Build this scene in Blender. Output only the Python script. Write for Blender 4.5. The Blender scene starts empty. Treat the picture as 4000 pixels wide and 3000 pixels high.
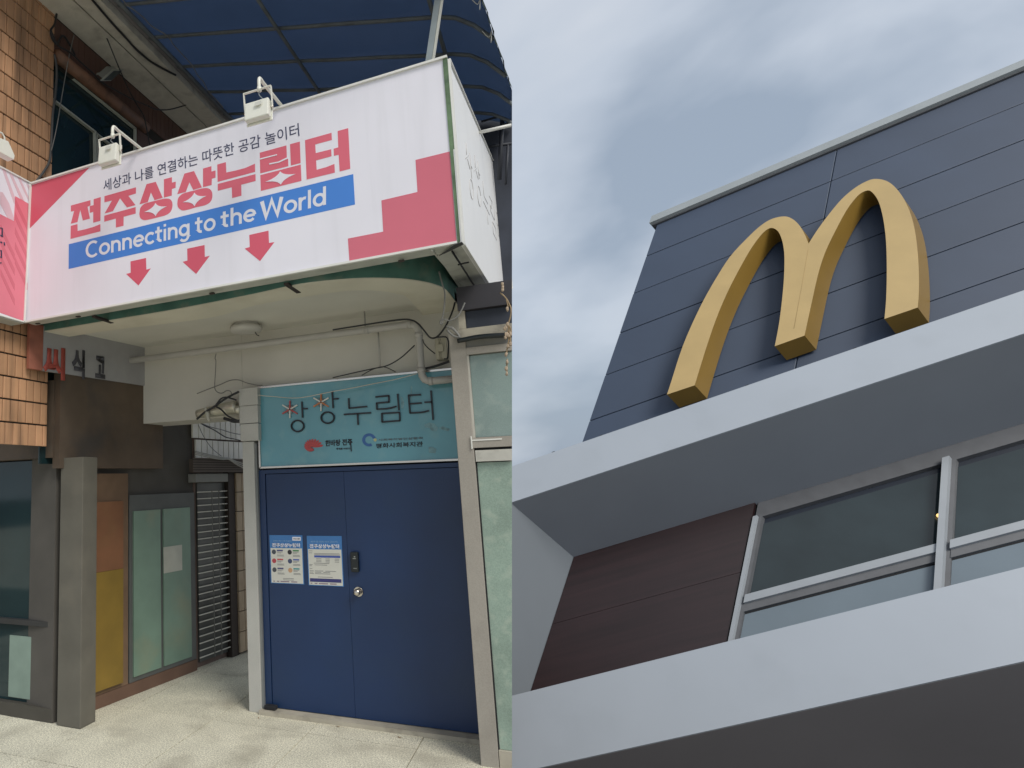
import bpy, bmesh, math, random
from mathutils import Vector, Matrix
random.seed(7)
S = bpy.context.scene
COL = S.collection

# ------------------------------------------------------------------ camera
# survey: image 4000x3000, focal length and vanishing points measured on the street front
FPX, PPX, PPY, EYE = 2554.0, 1000.0, 1500.0, 1.70
def camdir(px, py):                       # (right, up, back)
    return Vector((px - PPX, -(py - PPY), -FPX))
EA = -camdir(-4430, 2050).normalized()    # along the street front, to the right
EB = camdir(507, -15226); EB = (EB - EB.dot(EA) * EA).normalized()   # up
EC = EB.cross(EA)                         # into the building
def to_world_dir(v): return Vector((v.dot(EA), v.dot(EC), v.dot(EB)))
CAM = Vector((0, 0, EYE))
cd = bpy.data.cameras.new('camera'); cam = bpy.data.objects.new('camera', cd); COL.objects.link(cam)
cd.sensor_width = 36; cd.lens = 36 * FPX / 4000; cd.shift_x = (2000 - PPX) / 4000; cd.shift_y = 0
cd.clip_start = 0.05; cd.clip_end = 3000
xr, yr, zr = (to_world_dir(Vector(v)) for v in ((1, 0, 0), (0, 1, 0), (0, 0, 1)))
m = Matrix((xr, yr, zr)).transposed().to_4x4(); m.translation = CAM
cam.matrix_world = m
S.camera = cam

# ------------------------------------------------------------------ light
SUN_TO = Vector((0.60, -0.40, 0.70)).normalized()     # direction towards the hazy sun
SUN_STRENGTH, SUN_ANGLE, EXPOSURE = 2.35, 26.0, 0.0
S.view_settings.view_transform = 'Standard'; S.view_settings.look = 'None'
S.view_settings.exposure = EXPOSURE; S.view_settings.gamma = 1.0; S.view_settings.use_curve_mapping = False
W = bpy.data.worlds.new('World'); S.world = W; W.use_nodes = True
nt = W.node_tree; nt.nodes.clear()
def N(nt, t, **k):
    n = nt.nodes.new(t)
    for a, b in k.items(): setattr(n, a, b)
    return n
out = N(nt, 'ShaderNodeOutputWorld'); bg = N(nt, 'ShaderNodeBackground'); nt.links.new(bg.outputs[0], out.inputs[0])
sky = N(nt, 'ShaderNodeTexSky', sky_type='NISHITA', sun_disc=False)
sky.sun_elevation = math.asin(SUN_TO.z); sky.sun_rotation = math.atan2(SUN_TO.x, SUN_TO.y)
sky.air_density = 1.2; sky.dust_density = 3.0
tc = N(nt, 'ShaderNodeTexCoord')
def noise(scale, detail, dist, off):
    mp = N(nt, 'ShaderNodeMapping'); mp.inputs['Location'].default_value = off
    mp.inputs['Scale'].default_value = (1, 1, 1.5)
    n = N(nt, 'ShaderNodeTexNoise'); n.inputs['Scale'].default_value = scale
    n.inputs['Detail'].default_value = detail; n.inputs['Distortion'].default_value = dist
    n.inputs['Roughness'].default_value = 0.48
    nt.links.new(tc.outputs['Generated'], mp.inputs[0]); nt.links.new(mp.outputs[0], n.inputs[0])
    return n
n1 = noise(2.3, 5, 0.30, (9.2, 3.3, 6.6)); r1 = N(nt, 'ShaderNodeValToRGB')
r1.color_ramp.elements[0].position = 0.37; r1.color_ramp.elements[0].color = (0.37, 0.445, 0.55, 1)
r1.color_ramp.elements[1].position = 0.66; r1.color_ramp.elements[1].color = (0.76, 0.80, 0.865, 1)
e = r1.color_ramp.elements.new(0.5); e.color = (0.60, 0.665, 0.76, 1)
nt.links.new(n1.outputs[0], r1.inputs[0])
sc = N(nt, 'ShaderNodeVectorMath', operation='SCALE'); sc.inputs['Scale'].default_value = 0.10
nt.links.new(sky.outputs[0], sc.inputs[0])
mx = N(nt, 'ShaderNodeMix', data_type='RGBA'); mx.inputs['Factor'].default_value = 0.85
nt.links.new(sc.outputs[0], mx.inputs[6]); nt.links.new(r1.outputs[0], mx.inputs[7])
nt.links.new(mx.outputs[2], bg.inputs[0]); bg.inputs[1].default_value = 1.0
ld = bpy.data.lights.new('sun', 'SUN'); ld.energy = SUN_STRENGTH; ld.angle = math.radians(SUN_ANGLE); ld.color = (1, 0.955, 0.88)
sun = bpy.data.objects.new('sun', ld); COL.objects.link(sun)
sun.rotation_euler = SUN_TO.to_track_quat('Z', 'Y').to_euler(); sun.location = (5, -5, 20)

# ------------------------------------------------------------------ survey helpers
# a = along the front, b = height above eye, c = depth; world = (a, c, b + EYE)
def ray(px, py): return to_world_dir(camdir(px, py))
def PC(px, py, c): r = ray(px, py); return CAM + r * (c / r.y)
def PA(px, py, a): r = ray(px, py); return CAM + r * (a / r.x)
def PB(px, py, z): r = ray(px, py); return CAM + r * ((z - EYE) / r.z)
def PP(px, py, p0, n): r = ray(px, py); return CAM + r * ((p0 - CAM).dot(n) / r.dot(n))
def zz(x0, y0, s): return lambda x, y: (x0 + x * s, y0 + y * s)

# ------------------------------------------------------------------ materials
MATS = {}
def mat(name, col, rough=0.6, var=0.10, scale=6, bump=0.0, bscale=80, metal=0.0, stain=None, stain_amt=0.0,
        stain_scale=3, streak=False, rnd=0.0, spec=0.5, trans=None, fine=0.0, grain=None, fscale=160):
    if name in MATS: return MATS[name]
    M = bpy.data.materials.new(name); M.use_nodes = True; t = M.node_tree; b = t.nodes['Principled BSDF']
    b.inputs['Roughness'].default_value = rough; b.inputs['Metallic'].default_value = metal
    b.inputs['Specular IOR Level'].default_value = spec
    geo = N(t, 'ShaderNodeNewGeometry')
    n = N(t, 'ShaderNodeTexNoise'); n.inputs['Scale'].default_value = scale; n.inputs['Detail'].default_value = 5
    t.links.new(geo.outputs['Position'], n.inputs[0])
    mr = N(t, 'ShaderNodeMapRange'); mr.inputs[1].default_value = 0.3; mr.inputs[2].default_value = 0.7
    mr.inputs[3].default_value = 1 - var; mr.inputs[4].default_value = 1 + var
    t.links.new(n.outputs[0], mr.inputs[0])
    val = mr.outputs[0]
    if fine:
        n2 = N(t, 'ShaderNodeTexNoise'); n2.inputs['Scale'].default_value = fscale; n2.inputs['Detail'].default_value = 2
        t.links.new(geo.outputs['Position'], n2.inputs[0])
        m2 = N(t, 'ShaderNodeMapRange'); m2.inputs[1].default_value = 0.35; m2.inputs[2].default_value = 0.65
        m2.inputs[3].default_value = 1 - fine; m2.inputs[4].default_value = 1 + fine
        t.links.new(n2.outputs[0], m2.inputs[0])
        k = N(t, 'ShaderNodeMath', operation='MULTIPLY'); t.links.new(val, k.inputs[0]); t.links.new(m2.outputs[0], k.inputs[1]); val = k.outputs[0]
    if rnd:
        oi = N(t, 'ShaderNodeObjectInfo'); m3 = N(t, 'ShaderNodeMapRange')
        m3.inputs[3].default_value = 1 - rnd; m3.inputs[4].default_value = 1 + rnd
        t.links.new(oi.outputs['Random'], m3.inputs[0])
        k = N(t, 'ShaderNodeMath', operation='MULTIPLY'); t.links.new(val, k.inputs[0]); t.links.new(m3.outputs[0], k.inputs[1]); val = k.outputs[0]
    if grain:
        va, vb, amt = grain; cx = N(t, 'ShaderNodeCombineXYZ')
        for j, vec in enumerate((va, vb)):
            dn = N(t, 'ShaderNodeVectorMath', operation='DOT_PRODUCT'); dn.inputs[1].default_value = vec
            t.links.new(geo.outputs['Position'], dn.inputs[0]); t.links.new(dn.outputs['Value'], cx.inputs[j])
        ng = N(t, 'ShaderNodeTexNoise'); ng.inputs['Scale'].default_value = 1; ng.inputs['Detail'].default_value = 6
        t.links.new(cx.outputs[0], ng.inputs[0])
        m4 = N(t, 'ShaderNodeMapRange'); m4.inputs[1].default_value = .3; m4.inputs[2].default_value = .7; m4.inputs[3].default_value = 1 - amt; m4.inputs[4].default_value = 1 + amt
        t.links.new(ng.outputs[0], m4.inputs[0])
        k = N(t, 'ShaderNodeMath', operation='MULTIPLY'); t.links.new(val, k.inputs[0]); t.links.new(m4.outputs[0], k.inputs[1]); val = k.outputs[0]
    sc = N(t, 'ShaderNodeVectorMath', operation='SCALE'); sc.inputs[0].default_value = col
    t.links.new(val, sc.inputs['Scale']); c = sc.outputs[0]
    if stain is not None:
        mp = N(t, 'ShaderNodeMapping'); mp.inputs['Scale'].default_value = (1, 1, 0.06) if streak else (1, 1, 1)
        ns = N(t, 'ShaderNodeTexNoise'); ns.inputs['Scale'].default_value = stain_scale; ns.inputs['Detail'].default_value = 6
        t.links.new(geo.outputs['Position'], mp.inputs[0]); t.links.new(mp.outputs[0], ns.inputs[0])
        mm = N(t, 'ShaderNodeMapRange'); mm.inputs[1].default_value = 0.52; mm.inputs[2].default_value = 0.72
        mm.inputs[3].default_value = 0; mm.inputs[4].default_value = stain_amt
        t.links.new(ns.outputs[0], mm.inputs[0])
        mxx = N(t, 'ShaderNodeMix', data_type='RGBA'); t.links.new(mm.outputs[0], mxx.inputs[0])
        t.links.new(c, mxx.inputs[6]); mxx.inputs[7].default_value = (*stain, 1); c = mxx.outputs[2]
    t.links.new(c, b.inputs['Base Color'])
    if bump:
        nb = N(t, 'ShaderNodeTexNoise'); nb.inputs['Scale'].default_value = bscale; nb.inputs['Detail'].default_value = 4
        t.links.new(geo.outputs['Position'], nb.inputs[0])
        bp = N(t, 'ShaderNodeBump'); bp.inputs['Strength'].default_value = bump; bp.inputs['Distance'].default_value = 0.01
        t.links.new(nb.outputs[0], bp.inputs['Height']); t.links.new(bp.outputs[0], b.inputs['Normal'])
    if trans:
        tr = N(t, 'ShaderNodeBsdfTranslucent'); tr.inputs[0].default_value = (*trans[1], 1)
        ms = N(t, 'ShaderNodeMixShader'); ms.inputs[0].default_value = trans[0]
        o = t.nodes['Material Output']; t.links.new(b.outputs[0], ms.inputs[1]); t.links.new(tr.outputs[0], ms.inputs[2]); t.links.new(ms.outputs[0], o.inputs[0])
    MATS[name] = M
    return M

# ------------------------------------------------------------------ building helpers
WLOC = {}
def props(o, label=None, cat=None, group=None, kind=None):
    for k, v in (('label', label), ('category', cat), ('group', group), ('kind', kind)):
        if v: o[k] = v
    return o
def thing(name, label, cat, loc, group=None):
    o = bpy.data.objects.new(name, None); COL.objects.link(o); o.location = loc; o.empty_display_size = 0.1
    WLOC[o] = Vector(loc)
    return props(o, label, cat, group)
def link_mesh(name, me, centre, parent, material=None):
    o = bpy.data.objects.new(name, me); COL.objects.link(o)
    WLOC[o] = Vector(centre)
    if parent is not None:
        o.parent = parent; o.location = Vector(centre) - WLOC[parent]
    else: o.location = centre
    if material is not None and not me.materials: me.materials.append(material)
    return o
SEAM_N = (to_world_dir(Vector((1, 0, 0))) + to_world_dir(Vector((0, 0, 1))) * ((2000 - PPX) / FPX)).normalized()
def finish(name, bm, material, parent=None, clip=False, smooth=False, flatten=True):
    """mesh in world coordinates -> object with its origin at its centre. clip: cut at the building's end wall plane"""
    if clip:
        g = bm.verts[:] + bm.edges[:] + bm.faces[:]
        r = bmesh.ops.bisect_plane(bm, geom=g, plane_co=CAM, plane_no=SEAM_N, clear_outer=True)
        ed = [x for x in r['geom_cut'] if isinstance(x, bmesh.types.BMEdge)]
        if ed:
            try: bmesh.ops.edgeloop_fill(bm, edges=ed)
            except Exception: pass
    bmesh.ops.recalc_face_normals(bm, faces=bm.faces[:])
    if not bm.verts: bm.free(); return None
    lo = Vector([min(v.co[i] for v in bm.verts) for i in range(3)]); hi = Vector([max(v.co[i] for v in bm.verts) for i in range(3)])
    ctr = (lo + hi) / 2
    for v in bm.verts: v.co -= ctr
    if smooth:
        for f in bm.faces: f.smooth = True
    me = bpy.data.meshes.new(name); bm.to_mesh(me); bm.free()
    return link_mesh(name, me, ctr, parent, material)
def prism_bm(pts, ext, bm=None):
    bm = bm or bmesh.new()
    a = [bm.verts.new(p) for p in pts]; b = [bm.verts.new(Vector(p) + ext) for p in pts]
    n = len(a)
    bm.faces.new(a); bm.faces.new(b[::-1])
    for i in range(n): bm.faces.new((a[i], a[(i + 1) % n], b[(i + 1) % n], b[i]))
    return bm
def prism(name, pts, ext, material, parent=None, clip=False, bevel=0.0):
    bm = prism_bm([Vector(p) for p in pts], Vector(ext))
    if bevel: bmesh.ops.recalc_face_normals(bm, faces=bm.faces[:]); bmesh.ops.bevel(bm, geom=bm.edges[:], offset=bevel, segments=2, affect='EDGES', profile=0.5)
    return finish(name, bm, material, parent, clip)
def box(name, x0, x1, y0, y1, z0, z1, material, parent=None, clip=False, bevel=0.0):
    return prism(name, [(x0, y0, z0), (x1, y0, z0), (x1, y0, z1), (x0, y0, z1)], (0, y1 - y0, 0), material, parent, clip, bevel)
def tube_bm(pts, r, n=8, bm=None, closed=False):
    bm = bm or bmesh.new(); pts = [Vector(p) for p in pts]; rings = []
    k = len(pts); up = None
    for i, p in enumerate(pts):
        q0 = pts[(i - 1) % k] if (closed or i) else p; q1 = pts[(i + 1) % k] if (closed or i < k - 1) else p
        t = (q1 - q0).normalized()
        if up is None: up = t.orthogonal().normalized()
        up = (up - up.dot(t) * t).normalized(); sd = t.cross(up)
        rr = r
        if isinstance(r, (list, tuple)):
            f = i / max(1, k - 1) * (len(r) - 1); j0 = min(int(f), len(r) - 2); rr = r[j0] + (r[j0 + 1] - r[j0]) * (f - j0)
        rings.append([bm.verts.new(p + (up * math.cos(2 * math.pi * j / n) + sd * math.sin(2 * math.pi * j / n)) * rr) for j in range(n)])
    for i in range(k if closed else k - 1):
        A, B = rings[i], rings[(i + 1) % k]
        for j in range(n): bm.faces.new((A[j], A[(j + 1) % n], B[(j + 1) % n], B[j]))
    if not closed: bm.faces.new(rings[0][::-1]); bm.faces.new(rings[-1])
    return bm
def spline(pts, sub=6):
    P = [Vector(p) for p in pts]; o = []
    for i in range(len(P) - 1):
        p0, p1, p2, p3 = P[max(i - 1, 0)], P[i], P[i + 1], P[min(i + 2, len(P) - 1)]
        for j in range(sub):
            t = j / sub
            o.append(0.5 * ((2 * p1) + (p2 - p0) * t + (2 * p0 - 5 * p1 + 4 * p2 - p3) * t * t + (3 * p1 - p0 - 3 * p2 + p3) * t ** 3))
    o.append(P[-1]); return o
def tube(name, pts, r, material, parent=None, n=8, smooth=True, sub=0, clip=False):
    return finish(name, tube_bm(spline(pts, sub) if sub else pts, r, n), material, parent, clip, smooth)
def bar_bm(p, q, w, up, h, bm=None):
    """rectangular bar from p to q, width w along the given side vector, height h along up"""
    p, q, up = Vector(p), Vector(q), Vector(up).normalized(); t = (q - p).normalized(); sd = t.cross(up).normalized()
    return prism_bm([p - sd * w / 2 - up * h / 2, p + sd * w / 2 - up * h / 2, p + sd * w / 2 + up * h / 2, p - sd * w / 2 + up * h / 2], q - p, bm)
def bar(name, p, q, w, up, h, material, parent=None, clip=False):
    return finish(name, bar_bm(p, q, w, up, h), material, parent, clip)
def disc_bm(c, u, v, n, r0, r1, depth, segs=24, bm=None):
    bm = bm or bmesh.new(); c = Vector(c); pts = [c + u * (math.cos(2 * math.pi * i / segs) * r0) + v * (math.sin(2 * math.pi * i / segs) * r1) for i in range(segs)]
    return prism_bm(pts, n * depth, bm)
def text(name, body, o, u, v, nrm, th, material, parent=None, weight=0.0, shear=0.0):
    """lettering of the built-in font fitted into the parallelogram o, o+u, o+v, standing th proud along nrm"""
    cu = bpy.data.curves.new('lettering', 'FONT'); cu.body = body; cu.size = 1; cu.offset = weight; cu.shear = shear; cu.resolution_u = 3
    t = bpy.data.objects.new('lettering', cu); COL.objects.link(t)
    me = bpy.data.meshes.new_from_object(t.evaluated_get(bpy.context.evaluated_depsgraph_get()))
    bpy.data.objects.remove(t); bpy.data.curves.remove(cu)
    xs = [q.co.x for q in me.vertices]; ys = [q.co.y for q in me.vertices]
    x0, x1, y0, y1 = min(xs), max(xs), min(ys), max(ys)
    bm = bmesh.new(); bm.from_mesh(me); bpy.data.meshes.remove(me)
    bmesh.ops.remove_doubles(bm, verts=bm.verts[:], dist=1e-5)
    o, u, v, nrm = Vector(o), Vector(u), Vector(v), Vector(nrm).normalized()
    for q in bm.verts: q.co = o + u * ((q.co.x - x0) / (x1 - x0)) + v * ((q.co.y - y0) / (y1 - y0)) + nrm * th
    r = bmesh.ops.extrude_face_region(bm, geom=bm.faces[:])
    for q in r['geom']:
        if isinstance(q, bmesh.types.BMVert): q.co -= nrm * (th - 0.0004)
    return finish(name, bm, material, parent)

# ================================================================== setting
m_pave = mat('terrazzo_paving', (0.62, 0.595, 0.475), 0.75, 0.10, 3, 0.25, 90, stain=(0.30, 0.275, 0.21), stain_amt=0.6, stain_scale=2.6, fine=0.34, fscale=105, rnd=0.04)
m_ground = mat('asphalt', (0.05, 0.05, 0.052), 0.9, 0.2, 1)
m_joint = mat('paving_joint', (0.13, 0.11, 0.085), 0.9)
bm = bmesh.new(); g = 900
bm.faces.new([bm.verts.new((x * g, y * g, -14)) for x, y in ((-1, -1), (1, -1), (1, 1), (-1, 1))])
props(finish('ground', bm, m_ground), kind='structure')
def seam_x(y, z): return -(SEAM_N.y * y + SEAM_N.z * (z - EYE)) / SEAM_N.x
pave = prism('pavement', [(-24, -20, -0.03), (24, -20, -0.03), (24, 4.1, -0.03), (seam_x(4.1, -1) - .02, 4.1, -0.03), (seam_x(16, -1) - .02, 16, -0.03), (-24, 16, -0.03)], (0, 0, -0.5), m_joint)
props(pave, kind='structure')
props(prism('terrace_wall', [(-24, -20, -0.53), (24, -20, -0.53), (24, 4.05, -0.53), (-1.7, 4.05, -0.53), (-2.6, 16, -0.53), (-24, 16, -0.53)],
      (0, 0, -13.6), mat('retaining_concrete', (0.25, 0.24, 0.22), 0.9, 0.2, 2)), kind='structure')
# paving slabs, joints run with the entrance; a joint passes where the survey shows it
jx = PB(1250, 2818, 0.0).x; step = PB(1655, 2880, 0.0).x - jx
ys = [-0.9, 0.2, 1.3, 2.4, 3.42, 4.45, 5.5, 6.6]
nslab = 0
for i in range(-6, 5):
    for j in range(len(ys) - 1):
        x0, x1 = jx + i * step + .0035, jx + (i + 1) * step - .0035
        y0, y1 = ys[j] + .0035, ys[j + 1] - .0035
        if seam_x(y1, 0) < x0 and y1 > 4.1: continue
        if (x0 + x1) / 2 > 1.2 and y1 > 2: continue
        d = random.uniform(-.0015, .0015)
        box('paving_slab', x0, x1, y0, y1, -0.029, 0.0 + d, m_pave, pave, clip=(x1 > -1.2 and y1 > 3), bevel=0)
box('paving_bed', -24, 24, -20, -0.905, -0.029, -0.002, m_pave, pave)

# ================================================================== entrance building
m_cream = mat('cream_soffit_paint', (0.66, 0.635, 0.53), 0.8, 0.08, 2.5, 0.08, 30, stain=(0.52, 0.48, 0.38), stain_amt=0.5)
m_ceil = mat('grey_ceiling_paint', (0.62, 0.61, 0.55), 0.85, 0.06, 2, 0.06, 40)
m_wallg = mat('grey_wall_paint', (0.58, 0.565, 0.515), 0.85, 0.07, 2, 0.06, 40)
m_green = mat('weathered_green_paint', (0.075, 0.185, 0.152), 0.7, 0.25, 7, 0.2, 50, stain=(0.20, 0.22, 0.17), stain_amt=0.6, stain_scale=9)
m_postg = mat('grey_post_paint', (0.44, 0.44, 0.41), 0.55, 0.05, 5, 0.05, 200, fine=0.05)
m_postb = mat('beige_post_paint', (0.33, 0.305, 0.265), 0.6, 0.06, 4, 0.06, 200, fine=0.06, stain=(0.22, 0.2, 0.17), stain_amt=0.4)
m_door = mat('navy_door_paint', (0.0066, 0.0285, 0.095), 0.42, 0.12, 1.6, 0.05, 120, fine=0.05, stain=(0.010, 0.032, 0.085), stain_amt=0.5)
m_steel = mat('polished_steel', (0.62, 0.58, 0.52), 0.22, 0.05, 5, metal=1.0)
m_black = mat('black_plastic', (0.008, 0.012, 0.014), 0.3, 0.1)
m_dark = mat('dark_gap', (0.012, 0.013, 0.016), 0.8)
m_navyp = mat('dark_blue_cladding', (0.028, 0.035, 0.052), 0.6, 0.15, 3)
m_conc = mat('stained_concrete', (0.40, 0.37, 0.30), 0.85, 0.12, 5, 0.25, 40, stain=(0.12, 0.11, 0.095), stain_amt=0.8, stain_scale=6)
m_seal = mat('white_sealant', (0.75, 0.75, 0.70), 0.6)
m_frost = mat('frosted_green_glass', (0.27, 0.36, 0.30), 0.28, 0.16, 4, 0.10, 25, stain=(0.40, 0.47, 0.39), stain_amt=0.7, stain_scale=14, fine=0.10)
m_frost2 = mat('blue_green_frosted_glass', (0.235, 0.31, 0.29), 0.25, 0.10, 3, 0.05, 25, stain=(0.36, 0.42, 0.38), stain_amt=0.5, stain_scale=10, fine=0.06)
eb = thing('entrance_building', 'grey entrance building with a navy door under a rounded green-edged canopy', 'building', (-1.5, 4.8, 0))

LIP, CEIL, FASC = 2.90, 2.945, 3.60
z4 = zz(1000, 600, .4521); z3 = zz(0, 600, .4521); z7 = zz(0, 1200, .4521)
outer = [z7(213, 240), z3(860, 1475 - 15), z3(1550, 1345), z4(0, 1215), z4(400, 1130), z4(860, 1085), z4(1200, 1085), z4(1400, 1105), z4(1540, 1135), z4(1640, 1180), z4(1720, 1275)]
inner = [z7(600, 255), z7(1000, 195), z3(1800, 1420), z4(0, 1310), z4(500, 1225), z4(850, 1182), z4(1100, 1190), z4(1230, 1215), z4(1300, 1240), z4(1400, 1345), z4(1560, 1545)]
O = spline([PB(*p, LIP) for p in outer], 5); I = spline([PB(*p, LIP) for p in inner], 5)
O += [Vector((O[-1].x, 4.8, LIP))]; I += [Vector((I[-1].x, 4.8, LIP))]
O[0].x = min(O[0].x, -3.45)
bm = bmesh.new()                                                      # underside lip: outer to inner line
vo = [bm.verts.new(p) for p in O]; vi = [bm.verts.new(p) for p in I]
vu = [bm.verts.new(p + Vector((0, 0, CEIL + .03 - LIP))) for p in I]; vt = [bm.verts.new(p + Vector((0, 0, .03 + CEIL - LIP))) for p in O]
for i in range(len(O) - 1):
    bm.faces.new((vo[i], vo[i + 1], vi[i + 1], vi[i])); bm.faces.new((vi[i], vi[i + 1], vu[i + 1], vu[i])); bm.faces.new((vt[i], vt[i + 1], vo[i + 1], vo[i])); bm.faces.new((vu[i], vu[i + 1], vt[i + 1], vt[i]))
finish('canopy_lip', bm, m_cream, eb)
bm = bmesh.new()                                                      # green edge above the lip
va = [bm.verts.new(p + Vector((0, -.004, .006))) for p in O]; vb = [bm.verts.new(Vector((p.x, p.y - .004, FASC))) for p in O]
for i in range(len(O) - 1): bm.faces.new((va[i], va[i + 1], vb[i + 1], vb[i]))
finish('canopy_edge', bm, m_green, eb)
cp = [Vector((p.x, p.y, CEIL)) for p in I] + [Vector((-3.6, 4.8, CEIL)), Vector((-3.6, I[0].y, CEIL))]
prism('canopy_ceiling', cp, (0, 0, .12), m_ceil, eb)
tp = [Vector((p.x - .01, p.y + .01, FASC)) for p in O] + [Vector((-3.6, 4.9, FASC)), Vector((-3.6, O[0].y, FASC))]
prism('canopy_roof', tp, (0, 0, .08), m_conc, eb)

YD = 4.77                                                              # door wall plane
xl = PC(946, 1700, YD).x                                               # left edge of the entrance front
box('wall', xl, -0.50, 4.80, 4.98, 1.86, 2.95, m_wallg, eb, clip=True)
zl = PC(850, 1632, 4.80).z
box('lintel', -3.42, xl - .002, 4.80, 5.15, zl, 2.95, m_wallg, eb)
box('rear_wall', xl, -0.50, 4.99, 5.3, 0, 3.2, m_dark, eb, clip=True)
box('upper_wall', xl, -0.6, 5.32, 5.5, 2.4, 3.55, mat('upper_grey_wall', (0.10, 0.10, 0.11), .8), eb, clip=True)
# left post: a wider cap of three sheet-metal boxes above a slim shaft
for (ya, yb, xa0, xa1) in ((1519, 1583, 932, 1005), (1588, 1653, 934, 1006), (1658, 1723, 938, 1008)):
    p = [PC(xa0, ya, 4.68), PC(xa1, ya - 3, 4.68), PC(xa1 + 1, yb - 3, 4.68), PC(xa0 + 2, yb, 4.68)]
    box('post_cap', p[0].x, p[1].x, 4.68, 4.81, p[2].z, p[0].z, m_postg, eb, bevel=.003)
for (ya, yb, xa0, xa1) in ((1583, 1588, 934, 1005), (1653, 1658, 936, 1006)):
    p = [PC(xa0, ya, 4.69), PC(xa1, yb, 4.69)]; box('post_groove', p[0].x, p[1].x, 4.69, 4.80, p[1].z - .004, p[0].z + .004, mat('post_groove_grey', (.2, .2, .19)), eb)
xs0, xs1 = PC(962, 2250, 4.71).x, PC(1008, 2250, 4.71).x
box('left_post', xs0, xs1, 4.70, 4.83, 0.0, PC(960, 1726, 4.70).z, m_postg, eb, bevel=.003)
box('post_edge', xs1, xs1 + .016, 4.715, 4.83, 0.0, PC(960, 1735, 4.70).z, mat('grey_edge', (.18, .19, .19), .5), eb)
# door
xd0, xd1, xm = xs1 + .018, -0.60, PC(1366, 2350, 4.745).x
dr = thing_door = bpy.data.objects.new('door', None); COL.objects.link(dr); WLOC[dr] = Vector(((xd0 + xd1) / 2, 4.75, 0)); dr.parent = eb; dr.location = WLOC[dr] - WLOC[eb]
zt = PC(1400, 1822, 4.745).z
box('door_frame', xd0, xd0 + .052, 4.742, 4.83, 0.03, zt, m_door, dr)
box('door_frame', xd0 + .052, xd1, 4.742, 4.83, zt - .03, zt, m_door, dr)
box('door_leaf', xd0 + .056, xm - .0008, 4.75, 4.80, 0.035, zt - .034, m_door, dr, bevel=.001)
box('door_leaf', xm + .0008, xd1, 4.75, 4.80, 0.035, zt - .034, m_door, dr, bevel=.001)
box('door_gap', xd0, xd1, 4.805, 4.83, 0.03, zt - .03, m_dark, dr)
kp = PC(1401, 2311, 4.745)
bm = disc_bm(kp, Vector((1, 0, 0)), Vector((0, 0, 1)), Vector((0, -1, 0)), .034, .034, .008); disc_bm(kp + Vector((0, -.008, 0)), Vector((1, 0, 0)), Vector((0, 0, 1)), Vector((0, -1, 0)), .014, .014, .03, 16, bm)
kn = finish('door_knob', bm, m_steel, dr)
bm = bmesh.new(); bmesh.ops.create_uvsphere(bm, u_segments=20, v_segments=12, radius=.025)
for v in bm.verts: v.co = Vector((v.co.x, v.co.y * .75, v.co.z)) + kp + Vector((0, -.045, 0))
finish('knob_ball', bm, m_steel, dr, smooth=True)
p0, p1 = PC(1370, 2155, 4.735), PC(1404, 2234, 4.735)
box('door_lock', p0.x, p1.x, 4.715, 4.7495, p1.z, p0.z, m_black, dr, bevel=.006)
for (lx, lz, lw, lh) in ((1382, 2173, .010, .007), (1378, 2181, .024, .004), (1380, 2219, .026, .003)):
    lp = PC(lx, lz, 4.7145); box('lock_mark', lp.x, lp.x + lw, 4.7138, 4.7148, lp.z - lh, lp.z, mat('lock_print', (.34, .36, .34)), dr)
box('threshold', xd0 - .02, -0.62, 4.66, 4.82, 0.0, 0.03, m_conc, eb, clip=True)
box('door_hinge', xd0 + .01, xd0 + .10, 4.69, 4.742, 0.032, 0.06, m_dark, dr, bevel=.004)
# right post and glazed wing
YR = 4.34
pl = [PC(1757, 1310, YR), PC(1820, 1303, YR), PC(1945, 2995, YR), PC(1875, 2995, YR)]
xr0, xr1 = (pl[0].x + pl[3].x) / 2, (pl[1].x + pl[2].x) / 2
box('right_post', xr0, xr1, YR, YR + .40, 0.0, PC(1800, 1300, YR).z, m_postb, eb, bevel=.003)
YG = YR + .02
def zg(py): return PC(1900, py, YG).z
XE = 0.2
box('window_jamb', xr1, xr1 + .012, YG - .012, YG + .05, zg(1730), zg(1372), mat('pale_bead', (.5, .48, .42)), eb)
wn = box('window_pane', xr1 + .013, XE, YG + .01, YG + .03, zg(1706), zg(1382), m_frost2, eb, clip=True)
box('window_head', xr1, XE, YG - .02, YG + .05, zg(1380), zg(1352), m_postb, eb, clip=True)
box('window_head', xr1, XE, YG - .005, YG + .05, zg(1350), zg(1318), mat('grey_head', (.22, .22, .21), .6), eb, clip=True)
box('window_rail', xr1 - .008, XE, YG - .025, YG + .05, zg(1748), zg(1708), m_postb, eb, clip=True)
box('sealant_bead', xr1 - .012, PC(1962, 1715, YG).x, YG - .029, YG - .024, zg(1721), zg(1716), m_seal, eb, clip=True)
box('sealant_bead', xr1 - .014, xr1 - .006, YG - .031, YG - .024, zg(1752), zg(1702), m_seal, eb)
box('shadow_joint', xr1, XE, YG + .005, YG + .05, zg(1757), zg(1749), m_dark, eb, clip=True)
box('window_sill', xr1 + .006, XE, YG - .02, YG + .05, zg(1802), zg(1758), mat('white_sill', (.50, .49, .44), .6, .1, 8, stain=(.25, .24, .21), stain_amt=.5, stain_scale=12), eb, clip=True)
box('jamb_gap', xr1, xr1 + .008, YG + .0, YG + .05, .08, zg(1803), m_dark, eb)
box('window_pane', xr1 + .009, XE, YG + .006, YG + .03, .10, zg(1806), m_frost, eb, clip=True)
box('wall_base', xr1 + .004, XE, YG - .015, YG + .05, 0.0, .098, m_conc, eb, clip=True)
box('wing_wall', xr1, XE, YG + .06, YG + .5, 0, zg(1300), mat('wing_back_wall', (.30, .30, .28)), eb, clip=True)
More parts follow.
